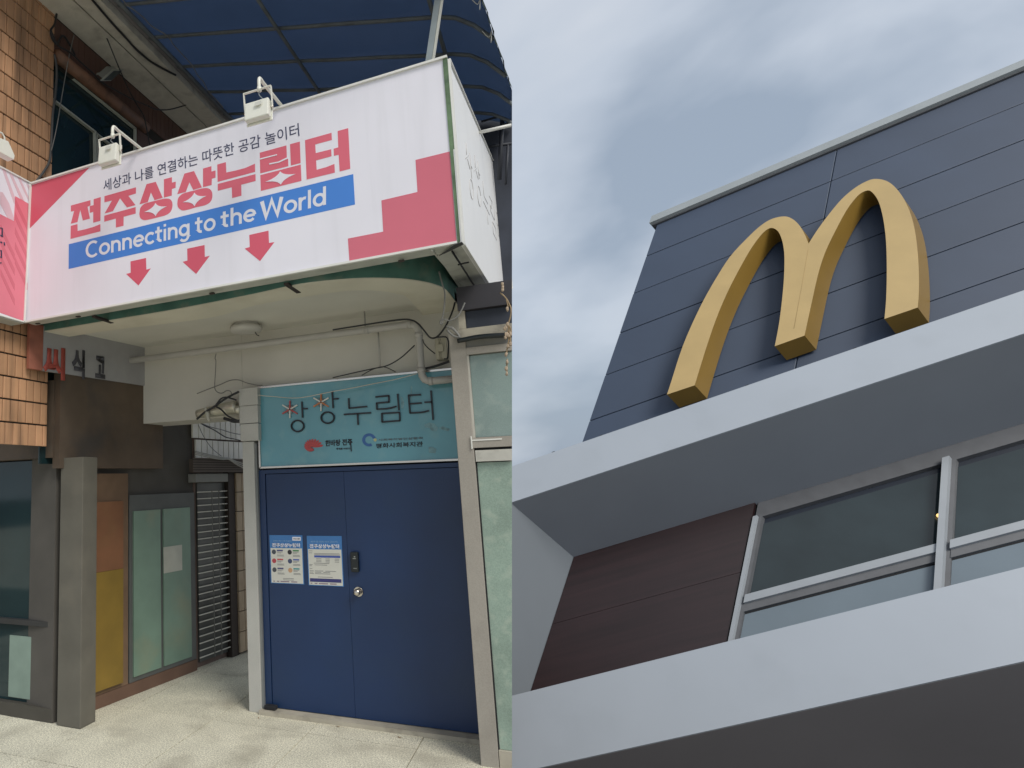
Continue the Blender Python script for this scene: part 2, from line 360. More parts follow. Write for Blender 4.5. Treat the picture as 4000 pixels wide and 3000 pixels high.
xt = PC(1788, 1250, YR - .05).x
box('lintel', xt, XE, YR - .05, YR + .3, zg(1322), zg(1283), m_conc, eb, clip=True)
box('lintel', xt + .004, xt + .045, YR - .04, YR + .3, zg(1281), zg(1200), m_conc, eb, clip=True)
box('fascia_board', xt + .047, XE, YR - .02, YR + .3, zg(1281), zg(1213), m_navyp, eb, clip=True)
box('fascia_board', xt + .006, XE, YR - .06, YR + .3, zg(1211), zg(1120), mat('brown_blue_cladding', (.035, .034, .042), .7), eb, clip=True)
tube('service_pipe', [PC(1787, 1332, YR - .09), PC(1870, 1316, YR - .09), PC(1950, 1310, YR - .09), PC(2020, 1308, YR - .09)], .016, m_black, eb, sub=4, clip=True)

# ================================================================== neighbouring building
AX = -3.62
m_tile = mat('orange_glazed_tile', (0.53, 0.30, 0.17), 0.35, 0.10, 5, 0.08, 60, stain=(0.07, 0.05, 0.035), stain_amt=0.8, stain_scale=9, streak=True, rnd=0.14)
m_mort = mat('tile_mortar', (0.028, 0.024, 0.02), 0.9)
m_brown = mat('brown_tile', (0.11, 0.055, 0.042), 0.55, 0.12, 4, 0.05, 40, rnd=.08)
m_beam = mat('weathered_concrete_beam', (0.62, 0.60, 0.53), 0.9, 0.14, 5, 0.3, 40, stain=(0.24, 0.23, 0.20), stain_amt=0.6, stain_scale=5)
m_alum = mat('window_aluminium', (0.50, 0.52, 0.46), 0.4, .08, 5)
m_dglass = mat('dark_window_glass', (0.012, 0.030, 0.034), 0.06, 0.2, 2, spec=.6)
m_wtile = mat('white_wall_tile', (0.86, 0.84, 0.76), 0.35, 0.06, 5, rnd=.06)
m_ctile = mat('cream_wall_tile', (0.40, 0.31, 0.21), 0.45, 0.08, 5, rnd=.08, stain=(.2, .13, .08), stain_amt=.6)
nb = thing('neighbour_building', 'orange-tiled neighbouring building with brown lintel, dark window and shuttered alley front', 'building', (-3.62, 4.0, 0))
ce = PA(206, 450, AX).y                                                # where the tiled pier ends
wl = box('wall', AX - .4, AX - .012, 1.6, ce - .004, 2.15, 5.4, m_mort, nb)
th, tw = 0.166, 0.0745
zb0 = PA(206, 640, AX).z
tmesh = {}
def tile(name, x0, x1, y0, y1, z0, z1, material, parent, key=None):
    key = (round(x1 - x0, 4), round(y1 - y0, 4), round(z1 - z0, 4), material.name)
    c = Vector(((x0 + x1) / 2, (y0 + y1) / 2, (z0 + z1) / 2))
    if key in tmesh: return link_mesh(name, tmesh[key], c, parent)
    o = box(name, x0, x1, y0, y1, z0, z1, material, parent, bevel=.003); tmesh[key] = o.data; return o
for r in range(-14, 12):
    z0 = zb0 + r * th
    off = (r % 3) * 0.031 + random.uniform(-.004, .004)
    y1 = ce + .002; first = True
    while y1 > 2.75:
        w = (off + .012 if first and off > .02 else tw); first = False
        d = random.uniform(-.002, .002)
        if w > .03: tile('brick', AX - .018, AX + d * .0 + .0, y1 - w + .009, y1, z0 + .006, z0 + th - .006, m_tile, wl)
        y1 -= w
# upper wall with the window opening
def Q(px, py): p = PA(px, py, AX); return p.y, p.z
yw1 = Q(527, 502)[0] + .06
zh = lambda y, a, b: a[1] + (b[1] - a[1]) * (y - a[0]) / (b[0] - a[0])
head = PA(212, 238, AX).z
uw = box('upper_wall', AX - .3, AX - .012, ce, yw1 + 4.2, head, 5.72, m_mort, nb)
yy = ce + .003
while yy < yw1 + 3.6:
    for k in range(int((5.68 - head - .11) / .3) + 1):
        z0 = head + .11 + k * .30
        tile('brick', AX - .02, AX, yy, yy + .072, z0, z0 + .294, m_brown, uw)
    yy += .0765
# window
wd = box('window', AX - .06, AX - .05, ce - .02, yw1, 1.9, head, m_dglass, nb)
def wline(name, p, q, w, d=.03): bar(name, PA(*p, AX - .03), PA(*q, AX - .03), d, (0, 0, 1) if abs(p[0] - q[0]) > 20 else (0, 1, 0), w, m_alum, wd)
wline('frame', (190, 228), (527, 503), .014); wline('frame', (527, 500), (527, 660), .014)
wline('frame', (190, 378), (372, 518), .015); wline('frame', (374, 522), (484, 608), .012)
wline('frame', (369, 516), (371, 700), .011); wline('frame', (376, 520), (378, 700), .006)
box('side_wall', AX - .3, AX - .012, yw1 + .002, yw1 + 4.2, 1.9, head, m_brown, nb)
tube('lintel', [Vector((AX + .01, ce + .01, head + .055)), Vector((AX + .01, yw1 + .12, head + .055))], .055, mat('brown_stone', (.20, .10, .06), .6, .2, 6, stain=(.06, .035, .025), stain_amt=.7, stain_scale=8), nb, n=12)
# concrete eave
BZ = EYE + 4.0
ax_in, ax_out = -3.36, -3.16
box('eave', AX - .3, ax_in - .012, 1.2, 7.4, BZ, BZ + .25, m_beam, nb)
box('eave_groove', ax_in - .012, ax_in + .012, 1.2, 7.4, BZ + .02, BZ + .25, mat('eave_groove', (.17, .17, .155), .9), nb)
box('eave', ax_in + .012, ax_out, 1.2, 7.4, BZ - .012, BZ + .25, m_beam, nb)
box('eave_lip', ax_out, ax_out + .05, 1.2, 7.4, BZ + .06, BZ + .25, mat('mauve_concrete', (.22, .21, .22), .9, .2, 6), nb)

# street level of the alley
P1, P2 = Vector((-3.56, 3.97, 0)), Vector((-3.22, 6.15, 0))
AD = (P2 - P1).normalized(); AN = Vector((AD.y, -AD.x, 0))               # AN faces the alley
def PW(px, py, o=0.0): return PP(px, py, P1 + AN * o, AN)
def wall_quad(name, x0, x1, z0, z1, material, parent, depth=.03, o=0.0, bevel=0):
    """piece on the alley wall between survey columns x0 and x1 (pixels) and heights z0, z1"""
    def at(x):
        p = PW(x, 2200, o); return Vector((p.x, p.y, 0))
    a, b = at(x0), at(x1)
    return prism(name, [a + Vector((0, 0, z0)), b + Vector((0, 0, z0)), b + Vector((0, 0, z1)), a + Vector((0, 0, z1))], -AN * depth, material, parent, bevel=bevel)
def zw(px, py, o=0.0): return PW(px, py, o).z
m_shopw = mat('shop_wall_plaster', (0.085, 0.078, 0.068), .85, .15, 3)
A0 = P1 - AD * .02; A1 = P2 + AD * .02
prism('alley_wall', [A0 - AN * .06, A1 - AN * .06, A1 - AN * .06 + Vector((0, 0, 2.9)), A0 - AN * .06 + Vector((0, 0, 2.9))], -AN * .3, m_shopw, nb)
# dark shop window that faces the street
YS = 3.99
box('shop_wall', -6.5, -3.60, YS + .06, YS + .3, 0, 2.9, m_dark, nb)
sw = box('shop_window', -6.4, PC(222, 2300, YS).x, YS + .02, YS + .04, .10, PC(120, 1800, YS).z, m_dglass, nb)
box('window_rail', -6.4, PC(222, 2300, YS).x, YS - .02, YS + .05, PC(100, 2430, YS).z - .02, PC(100, 2430, YS).z + .02, mat('dark_bronze_frame', (.03, .03, .03), .4), sw)
pq = PC(40, 2480, YS + .015), PC(170, 2740, YS + .015)
box('frosted_strip', pq[0].x, pq[1].x, YS + .010, YS + .018, pq[1].z, pq[0].z, mat('frosted_film', (.20, .27, .23), .5), sw)
box('shop_base', -6.4, PC(222, 2300, YS).x, YS - .03, YS + .05, 0, .098, mat('shop_base_stone', (.06, .055, .045), .6), nb)
px0, px1 = PC(228, 2400, YS - .05).x, PC(318, 2400, YS - .05).x
box('pillar', px0, px1, YS - .05, YS + .12, 0, PC(250, 1790, YS).z, mat('grey_pillar', (.115, .108, .088), .8, .12, 4, stain=(.16, .145, .115), stain_amt=.6), nb, bevel=.006)
# sign board and dark bulkhead over the shop
m_bulk = mat('brown_bulkhead', (.10, .072, .05), .7, .25, 3, stain=(.035, .04, .045), stain_amt=.8, stain_scale=2)
box('bulkhead', -6.5, -3.60, YS - .10, YS + .05, PC(120, 1795, YS).z, 2.55, m_bulk, nb)
wall_quad('bulkhead', 225, 640, zw(430, 1830), zw(300, 1470), m_bulk, nb, .08, .035)
# frosted door and side light
gd = wall_quad('shop_door', 505, 762, .10, zw(620, 1930), mat('door_frame_grey', (.10, .105, .10), .5), nb, .04, -.01)
wall_quad('door_glass', 523, 628, .14, zw(620, 1990), mat('mint_frosted_glass', (.17, .26, .20), .35, .12, 3, stain=(.25, .26, .17), stain_amt=.7, stain_scale=2.2), gd, .02, .004)
wall_quad('door_glass', 640, 745, .14, zw(620, 1990), MATS['mint_frosted_glass'], gd, .02, .004)
wall_quad('door_notice', 640, 712, zw(690, 2230), zw(690, 2130), mat('pale_notice', (.50, .50, .43), .7), gd, .004, .010)
wall_quad('door_base', 330, 765, 0, .098, mat('brick_red_base', (.13, .075, .05), .8), nb, .06, .0)
wall_quad('wall_panel', 318, 500, .1, zw(400, 1850), mat('brown_panel', (.16, .10, .06), .7, .15), nb, .05, -.005)
# shutter at the end of the alley front
sh = wall_quad('roller_shutter', 775, 905, .05, zw(840, 1885), mat('dark_shop_interior', (.075, .078, .072), .35, .4, 2), nb, .02, -.03)
ssl = []
zs = .10; m_slat = mat('shutter_slat', (.62, .60, .52), .5, .06); m_slat_h = .008
def atw(x, o):
    p = PW(x, 2200, o); return Vector((p.x, p.y, 0))
sa, sb = atw(775, 0.0), atw(897, 0.0)
while zs < zw(840, 1895):
    p, q = sa + Vector((0, 0, zs)), sb + Vector((0, 0, zs))
    bar('slat', p, q, .008, (0, 0, 1), .009, m_slat, sh); zs += .064
for xx in (833, 860):
    p = atw(xx, .008); bar('shutter_rod', p + Vector((0, 0, .06)), p + Vector((0, 0, zs - .05)), .008, AN, .006, mat('shutter_rod', (.16, .16, .14), .5), sh)
wall_quad('shutter_post', 899, 926, 0, zw(910, 1840), mat('dark_brown_post', (.035, .025, .02), .6), nb, .08, .02)
wall_quad('shutter_head', 770, 899, zw(840, 1883), zw(840, 1850), mat('grey_shutter_box', (.24, .24, .22), .6), nb, .10, .05, bevel=.006)
# pale tiles above the shutter
tw_ = box  # tiles are laid along the wall direction
at0, at1 = atw(770, -.02), atw(1000, -.02)
bk = prism('tile_backing', [at0 - AN * .03, at1 - AN * .03, at1 - AN * .03 + Vector((0, 0, 4.2)), at0 - AN * .03 + Vector((0, 0, 4.2))], -AN * .1, mat('pink_mortar', (.16, .115, .095), .9), nb)
Lw = (at1 - at0).length
zt0 = zw(880, 1800); k = 0
tm = None
for row in range(8):
    u = -(row % 2) * .045; z0 = zt0 + row * .215
    while u < Lw - .09:
        c = at0 + AD * (u + .045) + Vector((0, 0, z0 + .105)) - AN * .015
        if tm is None:
            bm = bmesh.new(); h = Vector((0, 0, 1))
            prism_bm([AD * -.0385 - h * .099, AD * .0385 - h * .099, AD * .0385 + h * .099, AD * -.0385 + h * .099], -AN * .02, bm)
            for v in bm.verts: v.co += AN * .02
            bmesh.ops.recalc_face_normals(bm, faces=bm.faces[:])
            tm = bpy.data.meshes.new('brick'); bm.to_mesh(tm); bm.free(); tm.materials.append(m_wtile)
        link_mesh('brick', tm, c, bk); u += .09
# cream tiles at the alley end
e0, e1 = atw(927, .03), atw(1010, .03)
ck = prism('alley_end_wall', [e0 - AN * .03, e1 - AN * .03, e1 - AN * .03 + Vector((0, 0, zw(950, 1830))), e0 - AN * .03 + Vector((0, 0, zw(950, 1830)))], -AN * .1, m_mort, nb)
tm2 = None; Le = (e1 - e0).length
for row in range(12):
    u = 0.0; z0 = .02 + row * .2
    while u < Le - .05 and z0 + .2 < zw(950, 1830):
        c = e0 + AD * (u + .05) + Vector((0, 0, z0 + .1)) - AN * .01
        if tm2 is None:
            bm = bmesh.new(); h = Vector((0, 0, 1))
            prism_bm([AD * -.046 - h * .096, AD * .046 - h * .096, AD * .046 + h * .096, AD * -.046 + h * .096], -AN * .03, bm)
            for v in bm.verts: v.co += AN * .02
            bmesh.ops.recalc_face_normals(bm, faces=bm.faces[:])
            tm2 = bpy.data.meshes.new('brick'); bm.to_mesh(tm2); bm.free(); tm2.materials.append(m_ctile)
        link_mesh('brick', tm2, c, ck); u += .1
# brown slatted hood between tiles and shutter
hd = wall_quad('shutter_hood', 760, 1000, zw(860, 1846), zw(880, 1797), mat('brown_hood', (.07, .055, .045), .7), nb, .05, .10)
for k in range(6):
    z = zw(860, 1846) + .012 + k * .024
    p, q = atw(760, .105), atw(1000, .105); bar('slat', p + Vector((0, 0, z)), q + Vector((0, 0, z)), .008, (0, 0, 1), .012, mat('brown_slat', (.13, .105, .085), .6), hd)
box('distant_wall', -3.1, -1.2, 9.0, 9.2, 0, 3.4, m_wtile, nb)

# ================================================================== awning
m_tarp = mat('blue_tarpaulin', (0.06, 0.09, 0.16), 0.5, 0.12, 2.5, 0.05, 10, trans=(.30, (.065, .115, .22)))
m_abar = mat('painted_awning_tube', (0.13, 0.15, 0.165), 0.6, .2, 8)
aw = thing('awning', 'large blue tarpaulin awning on grey tubes above the banner sign', 'awning', (-1.8, 5.0, 4.9))
AZ0, AK = EYE + 3.18, -.282
AWN = Vector((-AK, 0, 1)).normalized(); AWP = Vector((0, 0, AZ0))
def PAW(px, py, dz=0.0): return PP(px, py, AWP + Vector((0, 0, dz)), AWN)
bars_y = [PAW(*p).y for p in ((434, 18), (538, 145), (646, 258), (746, 357), (827, 441))]
gap = (bars_y[-1] - bars_y[0]) / 4
all_y = [bars_y[0] - gap * 2, bars_y[0] - gap] + bars_y + [bars_y[-1] + gap]
all_y = all_y[:-1]; yend = all_y[-1] + .25
eA, eB = PAW(1885, 20, -.20), PAW(1985, 320, -.20)
def eave_x(y): return eA.x + (eB.x - eA.x) * (y - eA.y) / (eB.y - eA.y)
xL = ax_out + .05
def aw_pt(y, t):
    xe = eave_x(y); x = xL + (xe - xL) * t
    z = AZ0 + AK * x
    d = max(0.0, x - (xe - .34)) / .34
    z -= .20 * d * d
    k = min(abs(y - b) for b in all_y); sag = .022 * math.sin(min(1, k / (gap / 2)) * math.pi / 2)
    return Vector((x, y, z + .02 + sag + .006 * math.sin(x * 9 + y * 3) * math.sin(y * 7)))
bm = bmesh.new(); ny, nx = 72, 40; G = []
for j in range(ny + 1):
    y = all_y[0] - .1 + (yend - all_y[0] + .1) * j / ny
    G.append([bm.verts.new(aw_pt(y, i / nx)) for i in range(nx + 1)])
for j in range(ny):
    for i in range(nx): bm.faces.new((G[j][i], G[j][i + 1], G[j + 1][i + 1], G[j + 1][i]))
bmesh.ops.solidify(bm, geom=bm.faces[:], thickness=.003)
finish('awning_sheet', bm, m_tarp, aw, clip=True, smooth=True)
for y in all_y:
    pts = [aw_pt(y, i / 24) - Vector((0, 0, .034)) for i in range(25)]
    tube('awning_tube', pts, .016, m_abar, aw, clip=True)
for s in ((1023, 0), (1700, 60)):
    x = PAW(*s).x
    tube('awning_tube', [Vector((x, all_y[0], AZ0 + AK * x - .052)), Vector((x, yend, AZ0 + AK * x - .052))], .016, m_abar, aw, clip=True)
tube('awning_tube', [Vector((xL + .05, all_y[0], AZ0 + AK * (xL + .05) - .03)), Vector((xL + .05, yend, AZ0 + AK * (xL + .05) - .03))], .022, m_abar, aw)
# hem with hanging edge and lacing
bm = bmesh.new(); pv = None
for j in range(61):
    y = all_y[0] - .1 + (yend - all_y[0] + .1) * j / 60
    p = aw_pt(y, 1.0); dz = .05 + .007 * math.sin(j * .9) + .005 * math.sin(j * 2.3)
    a = bm.verts.new(p + Vector((0.003, 0, .01))); b = bm.verts.new(p + Vector((.012 + .008 * math.sin(j * 1.7), 0, -dz)))
    if pv: bm.faces.new((pv[0], a, b, pv[1]))
    pv = (a, b)
bmesh.ops.solidify(bm, geom=bm.faces[:], thickness=.003)
finish('awning_hem', bm, mat('green_awning_hem', (.045, .065, .05), .6, .2, 6), aw, clip=True)
for y0 in (all_y[0] + .30, all_y[0] + .75, all_y[1] + .5, all_y[2] + .4):
    p = aw_pt(y0, 1.0)
    tube('lacing', [p + Vector((-.06, 0, 0)), p + Vector((-.02, .02, -.05)), p + Vector((.0, 0, -.02)), p + Vector((-.01, .01, -.10))], .003, mat('white_cord', (.6, .6, .58)), aw, n=5, sub=4, clip=True)
box('far_wall', -1.3, 1.2, yend + .02, yend + .2, 2.9, PC(1990, 392, yend + .02).z, mat('blue_grey_far_wall', (.04, .047, .065), .8, .25, 4), aw, clip=True)
q0, q1 = PC(1673, 252, 3.75), PC(1716, -40, 3.75)
bar('strut', q0, q1, .036, (0, 1, 0), .02, mat('galvanised_steel', (.33, .37, .37), .4, .1, 8, metal=.4), aw)
bar('strut_edge', q0 + Vector((.026, .004, 0)), q1 + Vector((.026, .004, 0)), .012, (0, 1, 0), .02, mat('white_strut', (.55, .55, .5), .5), aw)
# bracing seen beyond the sign's end
for (p, q, r) in (((1905, 440), (1990, 436), .012), ((1880, 475), (1960, 452), .010), ((1890, 520), (2010, 470), .010), ((1965, 430), (1950, 700), .02), ((1880, 575), (2010, 560), .014), ((1985, 560), (1975, 720), .012)):
    tube('brace', [PC(*p, yend - .15), PC(*q, yend - .15)], r, mat('dark_brace', (.03, .034, .045), .6), aw, clip=True)

# ================================================================== banner sign over the entrance
YF = 3.48                                                              # sign face plane
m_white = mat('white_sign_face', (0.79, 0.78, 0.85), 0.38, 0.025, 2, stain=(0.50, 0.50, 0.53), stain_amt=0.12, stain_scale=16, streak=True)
m_frame = mat('white_sign_frame', (0.74, 0.74, 0.70), 0.35, 0.04, 5)
m_coral = mat('coral_print', (0.70, 0.14, 0.195), 0.4, 0.03, 2)
m_red = mat('crimson_print', (0.66, 0.105, 0.16), 0.4, 0.04, 2)
m_blue = mat('blue_print', (0.06, 0.225, 0.66), 0.4, 0.03, 2)
m_navy = mat('navy_print', (0.045, 0.05, 0.11), 0.5, 0.02)
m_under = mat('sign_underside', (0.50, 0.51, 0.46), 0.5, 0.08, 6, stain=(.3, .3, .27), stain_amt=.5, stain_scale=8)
bs = thing('banner_sign', 'long white banner sign with coral letters and red arrows over the navy door', 'sign', (-2.0, YF, 2.95))
FN = Vector((0, -1, 0))
c00, c10, c11, c01 = PC(97, 1259, YF), PC(1787, 948, YF), PC(1729, 230, YF), PC(123, 718, YF)
prism('sign_face', [c00, c10, c11, c01], (0, .012, 0), m_white, bs)
# light box behind the face
t10, t11 = PC(1808, 950, YF), PC(1747, 223, YF)
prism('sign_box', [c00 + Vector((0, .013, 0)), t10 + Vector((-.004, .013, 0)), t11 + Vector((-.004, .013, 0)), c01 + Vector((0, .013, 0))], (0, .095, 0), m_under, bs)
def rim(name, p, q, parent, w=.013, d=.02, mt=None): return bar(name, Vector(p) + FN * .004, Vector(q) + FN * .004, d, (q - p).cross(FN), w, mt or m_frame, parent)
rim('sign_rim', c01, t11, bs); rim('sign_rim', c00, c10, bs); rim('sign_rim', c00, c01, bs, .011)
prism('corner_trim', [c10 + FN * .006, t10 + FN * .006, t11 + FN * .006, c11 + FN * .006], (0, .03, 0), mat('mottled_green_trim', (.12, .19, .10), .25, .35, 9, stain=(.05, .085, .05), stain_amt=.9, stain_scale=14), bs)  # corner strip in mottled dark green
def ink(name, pts, material, parent=bs, lift=.0011, y=YF):
    return prism(name, [PC(*p, y) + FN * (lift) for p in pts], -FN * (lift - .0003), material, parent)
za = zz(250, 620, .27125); zb = zz(830, 470, .27125)
GLY = [
 (za, [(100,675),(382,597),(382,672),(340,692),(375,862),(272,890),(235,735),(195,912),(98,937),(147,752),(100,762)]),
 (za, [(428,583),(530,553),(525,893),(422,922),(422,765),(372,780),(372,683),(428,668)]),
 (za, [(98,968),(195,942),(197,1040),(300,1018),(420,985),(525,942),(525,1045),(95,1155)]),
 (za, [(583,540),(1037,412),(1037,500),(928,535),(1030,668),(908,702),(808,570),(705,755),(585,790),(692,602),(583,628)]),
 (za, [(582,820),(1033,697),(1033,790),(860,835),(858,965),(748,992),(748,862),(580,908)]),
 (za, [(1190,367),(1322,333),(1422,563),(1305,598),(1253,485),(1207,625),(1088,657)]),
 (za, [(1440,297),(1555,266),(1555,345),(1610,330),(1608,418),(1555,435),(1553,530),(1440,560)]),
 (za, [(1735,215),(1873,178),(1987,413),(1862,450),(1807,340),(1755,478),(1632,510)]),
 (za, [(2003,142),(2123,108),(2125,185),(2183,170),(2183,272),(2130,288),(2127,378),(2003,410)]),
 (zb, [(70,637),(193,603),(200,752),(330,725),(470,688),(613,625),(615,742),(75,887)]),
 (zb, [(77,917),(620,775),(622,873),(415,928),(418,1085),(284,1120),(278,965),(77,1015)]),
 (zb, [(682,467),(1065,362),(1072,537),(1090,553),(1093,660),(688,765)]),
 (zb, [(1117,345),(1258,307),(1270,615),(1130,652)]),
 (zb, [(690,790),(1272,638),(1282,872),(697,1017)]),
 (zb, [(1333,287),(1715,180),(1720,283),(1480,348),(1488,473),(1710,417),(1715,518),(1493,578),(1500,713),(1640,675),(1757,628),(1763,753),(1357,853)]),
 (zb, [(1803,155),(1955,113),(1985,698),(1832,737),(1818,497),(1750,512),(1745,410),(1812,390)])]
for z, pts in GLY: ink('lettering', [z(*p) for p in pts], m_coral)
def ring_smooth(pts, sub=4):
    P = [Vector((*p, 0)) for p in pts]; n = len(P); o = []
    for i in range(n):
        p0, p1, p2, p3 = P[i - 1], P[i], P[(i + 1) % n], P[(i + 2) % n]
        for j in range(sub):
            t = j / sub; q = 0.5 * ((2 * p1) + (p2 - p0) * t + (2 * p0 - 5 * p1 + 4 * p2 - p3) * t * t + (3 * p1 - p0 - 3 * p2 + p3) * t ** 3); o.append((q.x, q.y))
    return o
for pts in ([(1090,760),(1105,700),(1160,650),(1240,625),(1330,602),(1440,577),(1520,580),(1558,625),(1560,700),(1530,770),(1460,815),(1370,840),(1250,870),(1160,885),(1105,860),(1088,810)],
            [(1635,620),(1650,560),(1710,505),(1790,480),(1880,457),(1990,428),(2080,428),(2130,475),(2135,560),(2105,625),(2030,670),(1900,700),(1800,730),(1710,745),(1655,715),(1635,670)]):
    ink('lettering', [za(*p) for p in ring_smooth(pts)], m_coral)
def star(z, tips, cx, cy, k=.34):
    # four-pointed sparkle: tips top, right, bottom, left joined by hollow curves
    o = []
    for i in range(4):
        a, b = tips[i], tips[(i + 1) % 4]
        for j in range(6):
            t = j / 6; m_ = ((a[0] + b[0]) / 2 * k * .4 + cx * (1 - k * .4), (a[1] + b[1]) / 2 * k * .4 + cy * (1 - k * .4))
            o.append(((1 - t) ** 2 * a[0] + 2 * t * (1 - t) * m_[0] + t * t * b[0], (1 - t) ** 2 * a[1] + 2 * t * (1 - t) * m_[1] + t * t * b[1]))
    ink('star', [z(*p) for p in o], m_white, lift=.0035)
star(za, ((1320,640),(1482,688),(1322,828),(1158,770)), 1322, 732, 1.0); star(za, ((1880,490),(2052,538),(1882,686),(1713,630)), 1882, 586, 1.0)
star(zb, ((978,737),(1200,774),(985,928),(762,890)), 982, 832, 1.0)
for pts in ([(682,553),(930,490),(930,505),(682,570)], [(820,622),(950,597),(1075,537),(1090,553),(960,612),(822,640)]):
    ink('lettering_gap', [zb(*p) for p in pts], m_white, lift=.0035)
ink('blue_bar', [(269, 954), (1380, 680), (1387, 799), (268, 1051)], m_blue, lift=.0008)
z3s = zz(0, 600, .4521)
ink('arrow', [z3s(*p) for p in ((1128,932),(1262,902),(1265,1003),(1303,992),(1197,1140),(1090,1040),(1130,1030))], m_red)
ink('arrow', [z3s(*p) for p in ((1618,822),(1768,790),(1770,893),(1813,883),(1695,1040),(1578,935),(1620,925))], m_red)
ink('arrow', [(974,918),(1049,901),(1051,949),(1072,946),(1016,1020),(956,971),(976,965)], m_red)
ink('red_corner', [(123, 723), (350, 654), (117, 892)], m_red)
ink('stair_pattern', [(1623,625),(1757,592),(1784,946),(1365,1022),(1359,932),(1497,905),(1490,783),(1631,750)], mat('dusty_pink_print', (.64, .155, .21), .4, .04, 2))
def sign_text(name, body, ll, lr, ul, material, weight, parent=bs, y=YF, th=.002, nrm=FN, lift=0.0):
    o = PC(*ll, y); return text(name, body, o + nrm * lift, PC(*lr, y) - o, PC(*ul, y) - o, nrm, th, material, parent, weight)
sign_text('slogan', '세상과 나를 연결하는 따뜻한 공감 놀이터', (405, 748), (1170, 531), (404, 704), m_navy, 0.0)
m_wpr = mat('white_print', (.74, .74, .80), .4, .02)
def arc(cx, cy, rx, ry, a0, a1, n=14): return [(cx + rx * math.cos(math.radians(a0 + (a1 - a0) * t / n)), cy + ry * math.sin(math.radians(a0 + (a1 - a0) * t / n))) for t in range(n + 1)]
ARCH = [(.08, .30)] + arc(.25, .30, .17, .17, 165, 0) + [(.42, 0)]
SANS = {'o': (.56, [arc(.27, .26, .205, .215, 0, 360, 24)]), 'n': (.53, [[(.08, 0), (.08, .53)], ARCH]), 'e': (.55, [[(.09, .265), (.475, .265)], arc(.27, .26, .205, .215, 0, 318, 20)]),
        'c': (.50, [arc(.27, .26, .205, .215, 42, 318, 18)]), 't': (.38, [[(.15, .68), (.15, .16)] + arc(.27, .16, .12, .11, 180, 285, 8), [(.0, .47), (.33, .47)]]),
        'i': (.20, [[(.08, 0), (.08, .52)], [(.08, .62), (.08, .73)]]), 'g': (.57, [arc(.26, .27, .195, .205, 0, 360, 24), [(.46, .52), (.46, .0)] + arc(.27, .0, .19, .19, 0, -150, 12)]),
        'h': (.53, [[(.08, 0), (.08, .76)], ARCH]), 'r': (.36, [[(.08, 0), (.08, .53)], [(.08, .28)] + arc(.26, .28, .18, .19, 170, 75, 8)]), 'l': (.20, [[(.08, 0), (.08, .76)]]),
        'd': (.57, [arc(.26, .26, .195, .215, 0, 360, 24), [(.46, 0), (.46, .76)]]), 'C': (.61, [arc(.325, .36, .28, .325, 48, 312, 22)]), 'W': (.88, [[(.05, .74), (.22, .04), (.43, .70), (.64, .04), (.81, .74)]])}
def ribbon(pts, w):
    n = len(pts); closed = (Vector((*pts[0], 0)) - Vector((*pts[-1], 0))).length < 1e-4; L, Rr = [], []
    for k in range(n):
        a = pts[k - 1] if k else (pts[-2] if closed else pts[0]); b = pts[k + 1] if k < n - 1 else (pts[1] if closed else pts[-1])
        t = Vector((b[0] - a[0], b[1] - a[1], 0)).normalized(); s = 1.0
        if 0 < k < n - 1:
            u_ = Vector((pts[k][0] - a[0], pts[k][1] - a[1], 0)).normalized(); s = 1 / max(.45, abs(u_.dot(t)))
        L.append((pts[k][0] - t.y * w / 2 * s, pts[k][1] + t.x * w / 2 * s)); Rr.append((pts[k][0] + t.y * w / 2 * s, pts[k][1] - t.x * w / 2 * s))
    return L, Rr
def word(body, xa, xb, base, em, w=.115):
    """one heavy sans word, each letter a piece of print on the sign face"""
    tot = sum(SANS[c][0] for c in body); pen = 0.0; k = (xb - xa) / tot
    for c in body:
        bm = bmesh.new()
        for si, st in enumerate(SANS[c][1]):
            L, Rr = ribbon(st, w * (1.3 if c == 'W' else 1)); f = lambda q: PC(xa + k * (pen + q[0]), base(xa + k * (pen + q[0])) - q[1] * em(xa + k * (pen + q[0])), YF) + FN * (.0014 + .0002 * si)
            vl = [bm.verts.new(f(q)) for q in L]; vr = [bm.verts.new(f(q)) for q in Rr]
            for a in range(len(L) - 1): bm.faces.new((vl[a], vl[a + 1], vr[a + 1], vr[a]))
        bmesh.ops.recalc_face_normals(bm, faces=bm.faces[:])
        ex = bmesh.ops.extrude_face_region(bm, geom=bm.faces[:])
        for q in ex['geom']:
            if isinstance(q, bmesh.types.BMVert): q.co -= FN * .0005
        finish('letter', bm, m_wpr, bs); pen += SANS[c][0]
for body_, xa_, xb_ in (('Connecting', 336, 745), ('to', 762, 845), ('the', 862, 1003), ('World', 1018, 1279)):
    word(body_, xa_, xb_, lambda x: 1009 - (x - 339) * .2241, lambda x: 86 * (1 + (x - 339) * .00012))
# small drain clips under the box
for p in ((305, 1265), (828, 1136), (1567, 1006), (30, 1263)):
    q = PC(*p, YF + .07) if p[0] > 60 else PC(140, 1278, YF + .05)
    box('bracket_clip', q.x - .016, q.x + .016, YF + .06, YF + .08, c00.z - .006, c00.z + .003, mat('rusty_clip', (.05, .04, .035), .8), bs)
for px, py in ((855, 1405), (1140, 1105)):
    z = z3s if px == 855 else z4
    q = PC(*z(px if px == 855 else 290, py), YF + .15)
    bar('hanger', Vector((q.x, YF + .09, c00.z - .012)), Vector((q.x, YF + .30, c00.z - .012)), .03, (0, 0, 1), .014, mat('rusty_hanger', (.035, .028, .026), .8), bs)

